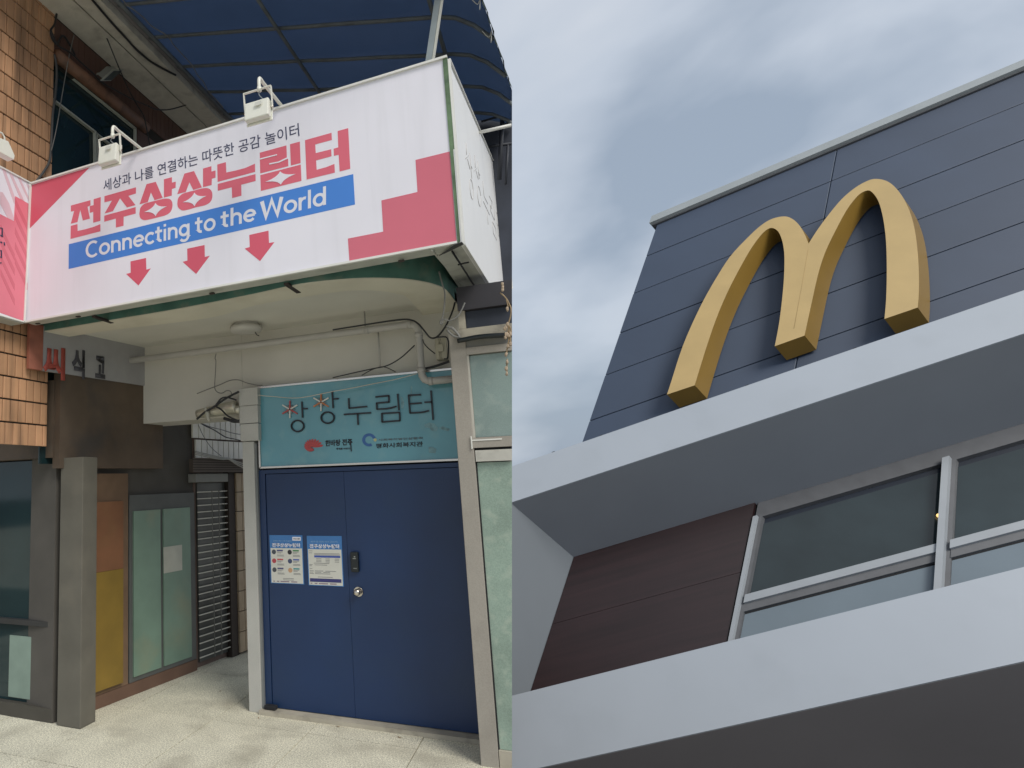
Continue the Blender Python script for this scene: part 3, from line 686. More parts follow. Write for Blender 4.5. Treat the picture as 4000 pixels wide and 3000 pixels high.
# ------------------------------------------------ side sign (returns along the building's end)
ss = thing('side_sign', 'blank-white side panel with thin grey characters at the banner sign corner', 'sign', (t10.x, YF + .4, 2.95))
XS = (t10.x + t11.x) / 2 + .004
SN = Vector((1, 0, 0))
sp = [PA(1809, 955, XS), PA(1933, 1150, XS), PA(1999, 1128, XS), PA(1970, 735, XS), PA(1752, 232, XS)]
m_side = mat('white_side_face', (0.86, 0.86, 0.85), 0.4, 0.02, 3, stain=(.78, .78, .78), stain_amt=.4, stain_scale=12, streak=True)
prism('sign_face', sp, (-.012, 0, 0), m_side, ss)
for i in range(5):
    a, b = sp[i], sp[(i + 1) % 5]; bar('sign_rim', a + SN * .003, b + SN * .003, .016, (b - a).cross(SN), .008, m_frame, ss)
ub = [sp[0] + Vector((-.012, .0, 0)), sp[1] + Vector((-.012, 0, 0)), PB(1814, 1155, sp[1].z), PB(1710, 1003, sp[0].z)]
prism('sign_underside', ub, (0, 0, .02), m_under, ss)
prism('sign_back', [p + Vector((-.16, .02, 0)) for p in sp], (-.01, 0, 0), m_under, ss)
tube('cable_mark', [PB(*z4(1695, 845), sp[0].z - .004), PB(*z4(1760, 945), sp[0].z - .004), PB(*z4(1945, 1235), sp[1].z - .004)], .006, m_dark, ss)
tube('cable_mark', [PB(*z4(1745, 960), sp[0].z - .004), PB(*z4(1840, 938), sp[0].z - .004)], .005, m_dark, ss)
prism('rusty_plate', [PB(*z4(*p), sp[0].z - .006) for p in ((1580, 885), (1640, 860), (1795, 785), (1780, 768), (1720, 790))], (0, 0, .004), mat('dark_plate', (.05, .05, .05), .7), ss)
z6 = zz(1700, 200, .3013); z7b = zz(1700, 700, .3616); m_thin = mat('thin_grey_character', (.50, .49, .47), .5)
for z, pl_ in ((z6, [(395,1190),(405,1340)]), (z6, [(387,1395),(430,1355)]), (z6, [(415,1400),(448,1530)]), (z6, [(443,1320),(472,1655)]), (z6, [(457,1480),(477,1520)]),
               (z6, [(507,1350),(518,1515)]), (z6, [(500,1555),(540,1515)]), (z6, [(527,1550),(556,1665)]), (z6, [(546,1420),(568,1655)]), (z6, [(556,1570),(577,1612)]),
               (z7b, [(510,20),(525,180),(567,270)]), (z7b, [(518,240),(585,385)]), (z7b, [(555,330),(570,490)]), (z7b, [(580,180),(612,245),(606,318),(590,272)]), (z7b, [(590,272),(598,345),(637,443)]),
               (z7b, [(630,265),(640,445)]), (z7b, [(615,455),(652,535),(662,660),(626,582),(615,455)]), (z7b, [(682,410),(655,350),(680,600),(710,668)]), (z7b, [(664,478),(695,532)]), (z7b, [(698,410),(733,800)])):
    tube('lettering', [PA(*z(*p), XS) + SN * .001 for p in pl_], .0022, m_thin, ss, n=5)
for cx, cy, rx, ry, sk in ((390, 108, 17, 108, .10), (473, 185, 17, 110, .10)):
    tube('lettering', [PA(*z7b(cx + rx * math.cos(t * .3927) + sk * ry * math.sin(t * .3927), cy + ry * math.sin(t * .3927)), XS) + SN * .001 for t in range(17)], .0022, m_thin, ss, n=5)

# ------------------------------------------------ pink sign on the neighbour's wall
cs = thing('corner_sign', 'pink striped sign on the orange tiled wall meeting the banner sign', 'sign', (-3.5, 3.0, 2.95))
XC = c00.x * .5 + c01.x * .5 - .004
k0, k1 = PA(123, 718, XC), PA(97, 1259, XC)
YN = 2.35
sl0 = (PA(0, 642, XC).z - k0.z) / (PA(0, 642, XC).y - k0.y); sl1 = (PA(0, 1224, XC).z - k1.z) / (PA(0, 1224, XC).y - k1.y)
n0 = Vector((XC, YN, k0.z)); n1 = Vector((XC, YN, k1.z))
k0.y -= .012; k1.y -= .012
prism('sign_face', [k1, n1, n0, k0], (-.012, 0, 0), m_white, cs)
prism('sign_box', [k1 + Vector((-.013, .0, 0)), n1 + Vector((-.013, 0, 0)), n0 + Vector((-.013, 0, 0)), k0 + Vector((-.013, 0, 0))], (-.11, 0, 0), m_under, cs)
for a, b in ((k1, n1), (n0, k0), (k0, k1)): bar('sign_rim', a + SN * .003, b + SN * .003, .014, (b - a).cross(SN), .010, m_frame, cs)
def inkx(name, pts, material, lift=.002): return prism(name, [PA(*p, XC) + SN * lift for p in pts], -SN * (lift - .0003), material, cs)
z8 = zz(0, 480, .4938)
m_pink = mat('pink_print', (.74, .20, .26), .4, .03); m_lpink = mat('pale_pink_stripe', (.72, .52, .58), .4, .02); m_dpink = mat('deep_pink_stripe', (.64, .15, .20), .4, .02)
inkx('pink_field', [z8(*p) for p in ((0,722),(108,777),(120,580),(234,645),(197,1572),(0,1502))], m_pink)
f0, f1 = PA(0, 836.5, XC), PA(0, 1222, XC)
prism('pink_field', [f0 + SN * .002, f1 + SN * .002, Vector((XC + .002, YN + .01, f1.z)), Vector((XC + .002, YN + .01, f0.z))], -SN * .0017, m_pink, cs)
for pts in (((0,545),(20,550),(72,640),(110,757),(100,772),(60,752),(0,640)), ((15,362),(40,372),(117,590),(111,640)), ((72,400),(97,412),(190,618),(160,600)), ((140,432),(160,442),(237,610),(235,640)), ((208,480),(236,500),(238,560))):
    inkx('stripe', [z8(*p) for p in pts], m_lpink)
for k in range(9):
    y0 = 590 + k * 118
    pts = [(118 - 0, y0), (234, y0 + 250), (232, y0 + 300), (116, y0 + 50)] if y0 + 300 < 1480 else None
    if pts: inkx('stripe', [z8(*p) for p in pts], m_dpink, .003)
for k in range(6):
    y0 = 800 + k * 118
    pts = [(2, y0), (115, y0 + 240), (114, y0 + 290), (2, y0 + 50)]
    if y0 + 290 < 1500: inkx('stripe', [z8(*p) for p in pts], m_dpink, .003)
for pl_ in ([(0,832),(15,836),(14,892)], [(0,890),(19,898)], [(0,942),(12,948)], [(30,945),(33,970)], [(0,1010),(8,1012),(7,1058)], [(0,1062),(10,1064)], [(0,1105),(5,1112)]):
    tube('lettering', [PA(*z8(*p), XC) + SN * .004 for p in pl_], .006, m_navy, cs, n=5)
bx = k1.z
prism('sign_underside', [Vector((XC, k1.y, bx - .003)), Vector((XC, YN, bx - .003)), Vector((XC - .12, YN, bx - .003)), Vector((XC - .12, k1.y, bx - .003))], (0, 0, -.01), m_under, cs)

# ================================================================== floodlights on the signs
m_lamp = mat('white_lamp_enamel', (0.76, 0.76, 0.68), 0.35, 0.03, 6)
m_lampd = mat('grey_lamp_glass', (0.25, 0.25, 0.24), 0.3, .05)
def floodlight(base, top, bot, corners, bar_px, label, yb=YF + .03):
    """base: where the arm leaves the sign; top/bot: hook; corners: body; all survey points"""
    B = PC(*base, yb); T = PA(*top, B.x); D = Vector((B.x, T.y - .012, 0)); D.z = PC(*bot, D.y).z
    o = thing('floodlight', label, 'floodlight', B, 'white floodlights on the banner signs')
    arm = [B + Vector((0, .02, -.06)), B] + [B + (T - B) * t for t in (.3, .6, .86)] + [T + Vector((0, -.002, .002)), Vector((B.x, T.y - .014, T.z - .03)), D]
    tube('arm', arm[:2] + spline(arm[1:], 4)[1:], .0105, m_lamp, o, n=10)
    tube('arm_end', [D + Vector((0, 0, .012)), D + Vector((0, 0, -.014))], .0135, m_lamp, o, n=12)
    yb_ = D.y
    q = [PC(*c, yb_ - .02) for c in corners]
    cx = (q[0].x + q[1].x + q[2].x + q[3].x) / 4; w = abs(q[1].x - q[0].x + q[2].x - q[3].x) / 4
    zt_ = (q[0].z + q[1].z) / 2; zb_ = (q[2].z + q[3].z) / 2
    # the lamp body leans back: front plate forward of a flange
    lean = Vector((0, .018, 0))
    f = [Vector((cx - w, yb_ - .03, zb_)), Vector((cx + w, yb_ - .03, zb_)), Vector((cx + w, yb_ - .02, zt_)), Vector((cx - w, yb_ - .02, zt_))]
    prism('lamp_body', f, (0, .042, -.004), m_lamp, o, bevel=.006)
    h = [p + Vector((s * .006, .044, dz)) for p, s, dz in zip(f, (-1, 1, 1, -1), (-.014, -.014, .002, .002))]
    prism('lamp_flange', h, (0, .010, 0), m_lamp, o, bevel=.003)
    prism('lamp_glass', [p + Vector((-s * .02, .056, d)) for p, s, d in zip(f, (-1, 1, 1, -1), (.01, .01, -.01, -.01))], (0, .003, 0), m_lampd, o)
    box('label_plate', cx - .004, cx + w * .5, yb_ - .0345, yb_ - .0305, zt_ - .042, zt_ - .02, mat('lamp_label', (.62, .62, .57), .5), o)
    zbk = D.z - .002
    for s in (-1, 1):
        xx = cx + s * (w + .011)
        bar('bracket', Vector((xx, yb_ + .0, zbk)), Vector((xx, yb_ + .012, zt_ - .055)), .004, (0, 1, 0), .016, m_lamp, o)
        tube('pivot_bolt', [Vector((xx - s * .012, yb_ + .010, zt_ - .045)), Vector((xx + s * .006, yb_ + .010, zt_ - .045))], .006, m_steel, o)
    bar('bracket', Vector((cx - w - .013, yb_, zbk)), Vector((cx + w + .013, yb_, zbk)), .016, (0, 0, 1), .004, m_lamp, o)
    tube('lamp_cord', [D + Vector((0, 0, -.012)), Vector((cx + .01, yb_, (zbk + zt_) / 2 + .004)), Vector((cx + .03, yb_ + .004, zt_ + .012)), Vector((cx + .025, yb_ + .006, zt_ - .005))], .003, mat('grey_cord', (.22, .25, .26), .5), o, n=6, sub=4)
    return o
floodlight((557, 586), (445, 497), (431, 533), ((388, 574), (456, 555), (453, 625), (382, 647)), None, 'white floodlight over the red triangle corner of the banner sign')
floodlight((1104, 419), (1015, 308), (1006, 350), ((957, 404), (1050, 378), (1048, 450), (954, 474)), None, 'white floodlight above the middle of the banner sign slogan')
# lamp on the pink sign, half out of view
fl = thing('floodlight', 'white floodlight on the pink corner sign beside the orange tiles', 'floodlight', PA(10, 560, XC + .22), 'white floodlights on the banner signs')
fb = [PA(*p, XC + .2) for p in ((-30, 545), (8, 560), (33, 616), (30, 632), (-30, 600))]
prism('lamp_body', fb, (.06, 0, 0), m_lamp, fl, bevel=.004)
tube('bracket', [PA(-30, 505, XC + .2), PA(8, 520, XC + .2), PA(17, 535, XC + .2), PA(22, 580, XC + .2)], .006, m_lamp, fl, n=6)
# old floodlight under the eave
of = thing('old_floodlight', 'dusty grey floodlight tilted under the concrete eave', 'floodlight', PA(430, 290, AX + .12))
z1 = zz(0, 0, .4521)
q = [PA(*z1(*p), AX + .16) for p in ((875, 700), (960, 700), (1072, 600), (985, 600))]
prism('lamp_face', q, (-.02, 0, .012), mat('grey_lamp_frame', (.38, .39, .35), .5), of, bevel=.003)
c_ = sum(q, Vector()) / 4
prism('lamp_lens', [c_ + (p - c_) * .80 + Vector((.004, 0, -.004)) for p in q], (-.004, 0, .002), mat('dark_lens', (.07, .085, .085), .15), of)
prism('lamp_body', [c_ + (p - c_) * .72 + Vector((-.021, 0, .013)) for p in q], (-.055, -.01, .055), mat('grey_lamp_body', (.26, .27, .25), .6), of, bevel=.004)
bar('lamp_bracket', PA(*z1(835, 640), AX + .05), PA(*z1(985, 612), AX + .13), .02, (0, 0, 1), .012, MATS['grey_lamp_frame'], of)

# ================================================================== transom sign over the door
YT = 4.735
ts = thing('transom_sign', 'teal glass panel sign with black rod letters above the navy door', 'sign', (-1.5, YT, 1.95))
g00, g10, g11, g01 = PC(1019, 1824, YT), PC(1795, 1799, YT), PC(1764, 1443, YT), PC(1008, 1515, YT)
m_teal = mat('teal_back_painted_glass', (0.125, 0.325, 0.395), 0.08, 0.10, 2, stain=(0.18, 0.36, 0.40), stain_amt=0.55, stain_scale=9)
x0, x1, zb_, zt_ = (g00.x + g01.x) / 2, -.62, (g00.z + g10.z) / 2, (g01.z + g11.z) / 2
box('glass_panel', x0, x1, YT, YT + .05, zb_, zt_, m_teal, ts)
for nm, a, b in (('top', Vector((x0, YT, zt_)), Vector((x1, YT, zt_))), ('bottom', Vector((x0, YT, zb_)), Vector((x1, YT, zb_))), ('side', Vector((x0, YT, zb_)), Vector((x0, YT, zt_)))):
    bar('steel_trim', a, b, .03, (b - a).cross(FN), .014, m_steel, ts)
z9 = zz(1050, 1500, .33)
m_rod = mat('black_rod_letter', (0.012, 0.014, 0.02), 0.35, .1)
def rods(pts, material=m_rod, w=.0115, closed=False, lift=.010):
    P = [PC(*z9(*p), YT) + FN * lift for p in pts]; bm = bmesh.new(); n = len(P)
    for i in range(n if closed else n - 1): bar_bm(P[i], P[(i + 1) % n] + (P[(i + 1) % n] - P[i]).normalized() * w * .3, w, FN, .010, bm)
    return finish('rod_letter', bm, material, ts)
for pl_ in ([(397,210),(405,395)], [(405,293),(462,293)], [(755,92),(767,282)], [(765,180),(825,175)], [(950,170),(955,288),(1163,268)], [(893,362),(1210,342)], [(1055,350),(1062,480)],
            [(1267,155),(1425,140),(1428,215),(1280,228),(1285,300),(1380,295),(1450,285),(1510,268)], [(1528,118),(1545,308)],
            [(1805,128),(1658,135),(1675,345),(1800,338),(1850,330),(1893,318)], [(1670,237),(1808,226)], [(1845,218),(1935,215)], [(1922,80),(1948,422)]): rods(pl_)
rods([(1342,350),(1552,338),(1555,435),(1345,450)], closed=True)
for cx, cy, rx, ry in ((347, 498, 73, 66), (702, 400, 76, 66)):
    rods([(cx + rx * math.cos(t * math.pi / 12), cy + ry * math.sin(t * math.pi / 12)) for t in range(24)], closed=True)
m_star_r = mat('red_star_rod', (.42, .07, .07), .4); m_star_o = mat('orange_star_rod', (.50, .17, .05), .4); m_star_w = mat('white_star_rod', (.62, .62, .58), .4); m_star_g = mat('grey_star_rod', (.20, .22, .22), .4)
for cx, cy, mt in ((257, 302, m_star_r), (625, 218, m_star_o)):
    for k in range(6):
        an = math.radians(-90 + 60 * k); rods([(cx, cy), (cx + 98 * math.cos(an), cy + 98 * math.sin(an))], mt if k % 2 == 0 else m_star_w, .010, lift=.012)
        an += math.radians(30); rods([(cx + 14 * math.cos(an), cy + 14 * math.sin(an)), (cx + 55 * math.cos(an), cy + 55 * math.sin(an))], m_star_g, .005, lift=.008)
def decal(name, pts, material, lift=.002): return prism(name, [PC(*z9(*p), YT) + FN * lift for p in pts], -FN * (lift - .0003), material, ts)
m_petal = mat('red_petal', (.44, .065, .07), .5, .15, 60)
for k in range(17):                                                   # fan of petals coiling into a shell
    an = math.radians(-12 - k * 17.5); r = 150 * (1 - k * .043); cx, cy = 500 + k * 1.0, 752 - (k < 9) * (8 - k) * .0
    w = 17 * (1 - k * .035)
    d = (math.cos(an), math.sin(an)); nn = (-d[1], d[0])
    decal('petal', [(cx + d[0] * r * a + nn[0] * w * b, cy + d[1] * r * a * .86 + nn[1] * w * b) for a, b in ((.06, 0), (.5, .75), (.85, .8), (1, 0), (.85, -.8), (.5, -.75))], m_petal, .002 + k * .0005)
def glass_text(body, x0_, x1_, ya, yb, sl, material, w=0.0):
    o = PC(*z9(x0_, yb), YT) + FN * .0005; text('lettering', body, o, PC(*z9(x1_, yb + sl), YT) + FN * .0005 - o, PC(*z9(x0_, ya), YT) + FN * .0005 - o, FN, .002, material, ts, w)
glass_text('한바탕 전주', 670, 990, 665, 740, -18, m_rod, .03); glass_text('세계를 비빈다', 795, 965, 757, 778, -4, m_rod, .02)
rods([(968, 660), (978, 795)], w=.006, lift=.003)
glass_text('사회복지법인삼동회', 1295, 1820, 650, 676, -24, mat('faded_grey_print', (.10, .14, .16), .5), .02)
glass_text('평화사회복지관', 1268, 1826, 705, 762, -24, m_rod, .02)
m_ringb = mat('blue_ring_print', (.035, .12, .33), .4, .1, 30)
R = [(1188 + 82 * math.cos(math.radians(a)), 662 + 78 * math.sin(math.radians(a))) for a in range(62, 352, 10)]
R2 = [(1188 + 46 * math.cos(math.radians(a)), 662 + 44 * math.sin(math.radians(a))) for a in range(342, 60, -10)]
decal('ring_emblem', R + R2, m_ringb)
decal('ring_dot', [(1260 + 18 * math.cos(t * .5236), 662 + 18 * math.sin(t * .5236)) for t in range(12)], mat('pale_yellow_dot', (.45, .45, .22), .4), .004)
for pts in ([(1840,480),(1905,455),(1960,470),(2005,520),(1985,560),(1930,555),(1900,520),(1850,515)], [(1890,750),(1940,745),(1985,770),(1975,820),(1895,815)], [(2010,520),(2060,500),(2150,535),(2120,560),(2060,545)], [(1560,150),(1585,160),(1605,230),(1590,295),(1565,280),(1570,210)], [(1683,15),(1700,40),(1690,90),(1698,140),(1688,220),(1678,180),(1680,90)]):
    decal('glue_residue', pts, mat('glue_residue', (.16, .30, .34), .6, .3, 40), .0012)

# ================================================================== posters on the door
YQ = 4.748
def poster(name, q, label, second):
    a, b, c, d = (PC(*p, YQ) for p in q)                               # tl tr br bl
    x0, x1, z1_, z0_ = (a.x + d.x) / 2, (b.x + c.x) / 2, (a.z + b.z) / 2, (c.z + d.z) / 2
    o = thing(name, label, 'poster', ((x0 + x1) / 2, YQ, z0_), 'posters taped on the navy door')
    W_, H_ = x1 - x0, z1_ - z0_
    box('poster_sheet', x0, x1, YQ - .002, YQ + .001, z0_, z1_, mat('poster_blue', (.045, .17, .42), .35, .08, 6), o)
    k = [0]
    def r(nm, u0, u1, v0, v1, m_, l=.0036): box(nm, x0 + u0 * W_, x0 + u1 * W_, YQ - l, YQ - .0021, z1_ - v1 * H_, z1_ - v0 * H_, m_, o)
    def tx(body, u0, u1, v0, v1, m_, w=0.0, l=.0021): text('lettering', body, (x0 + u0 * W_, YQ - l, z1_ - v1 * H_), (W_ * (u1 - u0), 0, 0), (0, 0, H_ * (v1 - v0)), FN, .001, m_, o, w)
    m_p = mat('poster_paper', (.60, .60, .54), .5, .02); m_t = mat('poster_grey_text', (.22, .22, .22), .6); m_w = MATS['white_print']
    r('paper_field', .025, .975, .27, .985, m_p, .0026)
    tx('전주상상누림터', .07, .92, .165, .25, m_w, .035)
    if not second:
        r('speech_bubble', .70, .95, .035, .11, m_w); tx('WELCOME', .725, .93, .058, .088, m_t, .02, .0037)
        tx('함께해서 좋은 너와나의 놀이터', .12, .68, .105, .135, mat('pale_blue_print', (.25, .42, .62), .5))
        for i in range(6):
            u, v = .06 + (i % 2) * .48, .305 + (i // 2) * .185
            ci = [mat('photo_dark', (.06, .07, .09)), mat('photo_black', (.03, .03, .035)), mat('photo_red', (.42, .06, .08)), mat('photo_navy', (.05, .07, .14)), mat('photo_grey', (.07, .075, .09)), mat('photo_tan', (.5, .3, .17))][i]
            cc = Vector((x0 + (u + .065) * W_, YQ - .0022, z1_ - (v + .045) * H_))
            finish('photo_disc', disc_bm(cc, Vector((1, 0, 0)), Vector((0, 0, 1)), FN, .065 * W_, .065 * W_, .0008, 16), ci, o)
            r('heading_tag', u + .16, u + .34, v, v + .026, [mat('tag_navy', (.04, .04, .16)), mat('tag_green', (.04, .20, .06)), mat('tag_red', (.5, .05, .06)), mat('tag_blue', (.05, .09, .36)), MATS['tag_navy'], mat('tag_teal', (.04, .25, .26))][i])
            for j in range(5):
                if j == 2: continue
                r('text_line', u + .16, u + .16 + (.17, .12, 0, .20, .21)[j], v + .04 + j * .021, v + .049 + j * .021, m_t)
        for j in range(2): r('text_line', .38, .70, .885 + j * .03, .895 + j * .03, m_t)
        for u0, u1 in ((.08, .13), (.19, .26), (.30, .56), (.62, .80)): r('logo_mark', u0, u1, .945, .965, mat('logo_mix', (.25, .18, .24), .6))
    else:
        tx('세상과 나를 연결하는 따뜻한 공감 놀이터', .11, .88, .10, .135, MATS['pale_blue_print'])
        r('table_head', .20, .94, .395, .435, mat('tag_blue', (.05, .09, .36)))
        for v, u0, u1 in ((.30, .05, .15), (.34, .05, .14), (.35, .20, .92), (.375, .20, .93), (.455, .25, .40), (.455, .52, .64), (.455, .78, .90), (.485, .25, .40), (.485, .52, .64), (.485, .78, .90), (.515, .25, .40), (.515, .52, .64), (.515, .78, .90), (.545, .18, .62), (.575, .05, .14), (.58, .2, .56), (.60, .05, .12),
                          (.655, .05, .13), (.70, .05, .17), (.70, .2, .44), (.70, .5, .80), (.727, .05, .15), (.727, .2, .38), (.727, .44, .63), (.755, .05, .17), (.755, .2, .64), (.82, .28, .70)): r('text_line', u0, u1, v, v + .010, m_t)
        r('blue_band', .05, .94, .855, .925, MATS['tag_navy'])
        for u0, u1 in ((.06, .11), (.18, .26), (.30, .56), (.62, .80)): r('logo_mark', u0, u1, .945, .965, mat('logo_mix', (.25, .18, .24), .6))
    return o
poster('notice_poster', ((1052, 2089), (1183, 2092), (1187, 2284), (1059, 2277)), 'poster with round photos and a white speech bubble on the navy door', False)
poster('notice_poster', ((1197, 2092), (1336, 2095), (1342, 2293), (1207, 2285)), 'poster with a text table and dark blue bottom band beside the door lock', True)

# ================================================================== small fittings
zp = zz(1300, 1050, .3316)
m_pipe = mat('grey_pvc_pipe', (0.43, 0.42, 0.395), 0.5, 0.06, 6)
YPi = 4.63
dp = thing('drain_pipe', 'grey plastic drain pipe running along the porch ceiling and turning down', 'pipe', PC(1640, 1400, YPi))
run = [PC(330, 1420, YPi), PC(700, 1376, YPi), PC(1000, 1343, YPi), PC(*zp(0, 760), YPi), PC(*zp(600, 690), YPi), PC(*zp(870, 660), YPi)]
zrun = run[-1].z; run = [Vector((p.x, p.y, zrun)) for p in run]
e1_ = PC(*zp(1018, 780), YPi); e2_ = PC(*zp(1040, 1235), YPi); e3_ = PC(*zp(1130, 1325), YPi); e4_ = PC(*zp(1400, 1318), YPi)
xp = (e1_.x + e2_.x) / 2
path = run + [Vector((xp - .05, YPi, zrun - .004)), Vector((xp - .018, YPi, zrun - .016)), Vector((xp - .003, YPi, zrun - .05)), Vector((xp, YPi, zrun - .08)), Vector((xp, YPi, e3_.z + .08)), Vector((xp + .004, YPi, e3_.z + .045)), Vector((xp + .02, YPi, e3_.z + .014)), Vector((xp + .05, YPi, e3_.z)), Vector((e4_.x + .1, YPi, e3_.z))]
tube('pipe_run', path, .0265, m_pipe, dp, n=14)
for p, d in ((Vector((xp, YPi, zrun - .085)), (0, 0, 1)), (Vector((xp, YPi, e3_.z + .085)), (0, 0, 1)), (Vector((xp + .062, YPi, e3_.z)), (1, 0, 0)), (Vector((xp - .062, YPi, zrun)), (1, 0, 0)), (Vector((PC(*zp(400, 700), YPi).x, YPi, zrun)), (1, 0, 0))):
    d = Vector(d); tube('pipe_collar', [p - d * .016, p + d * .016], .0295, m_pipe, dp, n=14)
hx = PC(*zp(380, 640), YPi).x
tube('pipe_hanger', [Vector((hx, YPi, CEIL + .01)), Vector((hx, YPi, zrun + .02))], .006, mat('hanger_grey', (.3, .3, .28)), dp)
tube('drop_rod', [PC(*zp(535, 740), YPi + .1), PC(*zp(555, 1160), YPi + .1)], .007, m_pipe, dp)
jb = thing('junction_box', 'cream plastic junction box on the wall beside the drain pipe', 'box', PC(*zp(1285, 940), 4.74))
q0, q1 = PC(*zp(1203, 828), 4.72), PC(*zp(1352, 1058), 4.72)
m_jb = mat('cream_plastic', (.50, .47, .37), .5, .05)
box('box_body', q0.x, q1.x, 4.71, 4.80, q1.z, q0.z, m_jb, jb, bevel=.004)
q0, q1 = PC(*zp(1232, 895), 4.70), PC(*zp(1305, 972), 4.70); box('switch_cover', q0.x, q1.x, 4.69, 4.71, q1.z, q0.z, m_jb, jb, bevel=.003)
for xx in (1240, 1262):
    tube('conduit', [PC(*zp(xx, 822), 4.705), PC(*zp(xx + 8, 893), 4.705)], .004, m_jb, jb, n=6); tube('conduit', [PC(*zp(xx + 10, 975), 4.705), PC(*zp(xx + 16, 1060), 4.705)], .004, m_jb, jb, n=6)
lp = PB(975, 1272, CEIL); lp.y = min(lp.y, 4.5)
cl = thing('ceiling_lamp', 'round white ceiling lamp flush on the porch ceiling', 'lamp', (lp.x, lp.y, CEIL - .05))
bm = bmesh.new(); rings = []
for r, dz in ((.10, 0), (.105, -.02), (.124, -.024), (.128, -.045), (.12, -.062), (.09, -.068), (.0, -.07)):
    if r == 0: rings.append([bm.verts.new((lp.x, lp.y, CEIL + dz))])
    else: rings.append([bm.verts.new((lp.x + r * math.cos(t * math.pi / 16), lp.y + r * math.sin(t * math.pi / 16), CEIL + dz)) for t in range(32)])
for i in range(len(rings) - 1):
    A_, B_ = rings[i], rings[i + 1]
    for t in range(32): bm.faces.new((A_[t], A_[(t + 1) % 32], B_[(t + 1) % 32], B_[t]) if len(B_) > 1 else (A_[t], A_[(t + 1) % 32], B_[0]))
finish('lamp_shade', bm, mat('white_lamp_shade', (.52, .51, .48), .4, .03), cl, smooth=True)
tube('lamp_cord', [PC(997, 1298, 4.5), PC(1003, 1308, 4.5), PC(1012, 1312, 4.5)], .004, m_black, cl, n=6)
# insulated duct over the alley
zd = zz(740, 1500, .2411)
du = thing('foil_duct', 'silver foil wrapped duct crossing the alley beside the grey post', 'duct', PC(870, 1605, 4.9))
m_foil = mat('crumpled_foil', (.50, .48, .40), .35, .15, 14, .6, 40, metal=.55)
tube('duct_body', [PC(*zd(130, 490), 4.70), PC(*zd(350, 445), 4.70), PC(*zd(600, 400), 4.70), PC(*zd(760, 375), 4.70)], [.035, .045, .052, .055], m_foil, du, n=16, sub=5)
tube('duct_joint', [PC(*zd(740, 415), 4.70), PC(*zd(830, 425), 4.70)], .036, m_foil, du, n=14)
for pl_ in (([(255,390),(290,480),(300,560),(330,600)],), ):
    tube('tape_strip', [PC(*zd(*p), 4.64) for p in pl_[0]], [.016, .02, .018, .012], mat('pale_tape', (.42, .41, .35), .5), du, n=6, sub=4)
# cables: each its own run
m_cab = mat('black_cable', (.018, .02, .024), .5); m_cabg = mat('grey_cable', (.20, .20, .19), .5); m_cabw = mat('white_string', (.52, .50, .43), .6)
def cable(label, pts, f, r=.005, material=m_cab, sub=5):
    P = [f(*p) for p in pts]
    o = tube('cable', P, r, material, None, n=6, sub=sub, clip=False)
    return props(o, label, 'cable')
wf = lambda y: (lambda z: (lambda px, py: PC(*z(px, py), y)))
cable('black cable clipped along the top of the drain pipe', [(0,720),(250,680),(500,640),(800,598),(930,605),(1010,650),(1070,720),(1150,810),(1230,800),(1320,690),(1380,570),(1420,470),(1440,390)], wf(4.56)(zp), .006)
cable('black cable looping from the pipe to the cream junction box', [(1160,818),(1250,805),(1330,803),(1360,850),(1362,940),(1350,1050),(1310,1060)], wf(4.66)(zp), .005)
cable('dark twin wire hanging between pipe elbow and junction box', [(1060,830),(1075,880),(1130,940),(1205,1000)], wf(4.60)(zp), .004)
cable('thin black wire strung along the top of the teal sign', [(0,1283),(250,1225),(480,1175),(640,1140),(800,1050),(965,900)], wf(4.68)(zp), .0045)
cable('short dark wire crossing above the teal sign', [(340,1255),(470,1185),(600,1155),(740,1215)], wf(4.69)(zp), .0035)
cable('thick black cable at the right end of the teal sign', [(1090,1175),(1200,1150),(1330,1105),(1370,1090)], wf(4.70)(zp), .009)
cable('white string sagging across the teal sign letters', [(-880,1490),(-700,1505),(-400,1520),(0,1445),(250,1400),(500,1350),(750,1300),(990,1235)], wf(4.67)(zp), .003, m_cabw)
cable('grey wire dangling from the canopy edge by the corner', [(1250,30),(1290,180),(1320,300),(1300,540),(1265,630),(1285,650),(1305,595),(1380,610),(1470,560),(1520,480),(1555,400)], wf(4.05)(zp), .005, m_cabg)
cable('bundle of grey wires coiled beside the right post', [(1335,680),(1400,690),(1450,740),(1490,800),(1420,790),(1350,720),(1400,700),(1470,770),(1500,815)], wf(4.28)(zp), .007, m_cabg)
z5a = zz(700, 1350, .3316)
cable('thin hook wire hanging from the pipe over the alley', [(435,95),(422,150),(432,180),(428,300),(418,480),(440,540),(500,560),(560,530),(605,540),(618,575)], wf(4.72)(z5a), .004, m_cabg)
cable('grey wire arching over the alley lintel', [(210,565),(350,510),(480,460),(600,410),(700,405),(800,440),(930,468),(980,465)], wf(4.74)(z5a), .004, m_cabg)
cable('black cable draped over the silver foil duct', [(150,640),(370,590),(470,420),(560,380),(700,250),(800,130)][0:0] + [(430,340),(500,250),(570,215),(650,225),(760,260)], wf(4.62)(zd), .007)
cable('dark cable bundle running up past the foil duct', [(120,570),(260,450),(400,370),(520,280),(650,200),(800,125)], wf(4.63)(zd), .009)
cable('black cable dropping across the foil duct to the post', [(430,365),(520,420),(600,500),(700,560),(800,600)], wf(4.62)(zd), .008)
cable('thick black cable across the white alley tiles', [(560,555),(640,580),(720,605),(830,600)], wf(4.72)(zd), .014)
fw = lambda o: (lambda px, py: PW(*zd(px, py), o))
cable('slack black wire over the white alley tiles', [(140,610),(260,680),(400,745),(500,810),(600,865),(720,890),(860,925)], fw(.06), .006)
cable('taut grey wire over the white alley tiles', [(140,610),(320,690),(520,740),(680,790),(860,825)], fw(.05), .005, m_cabg)
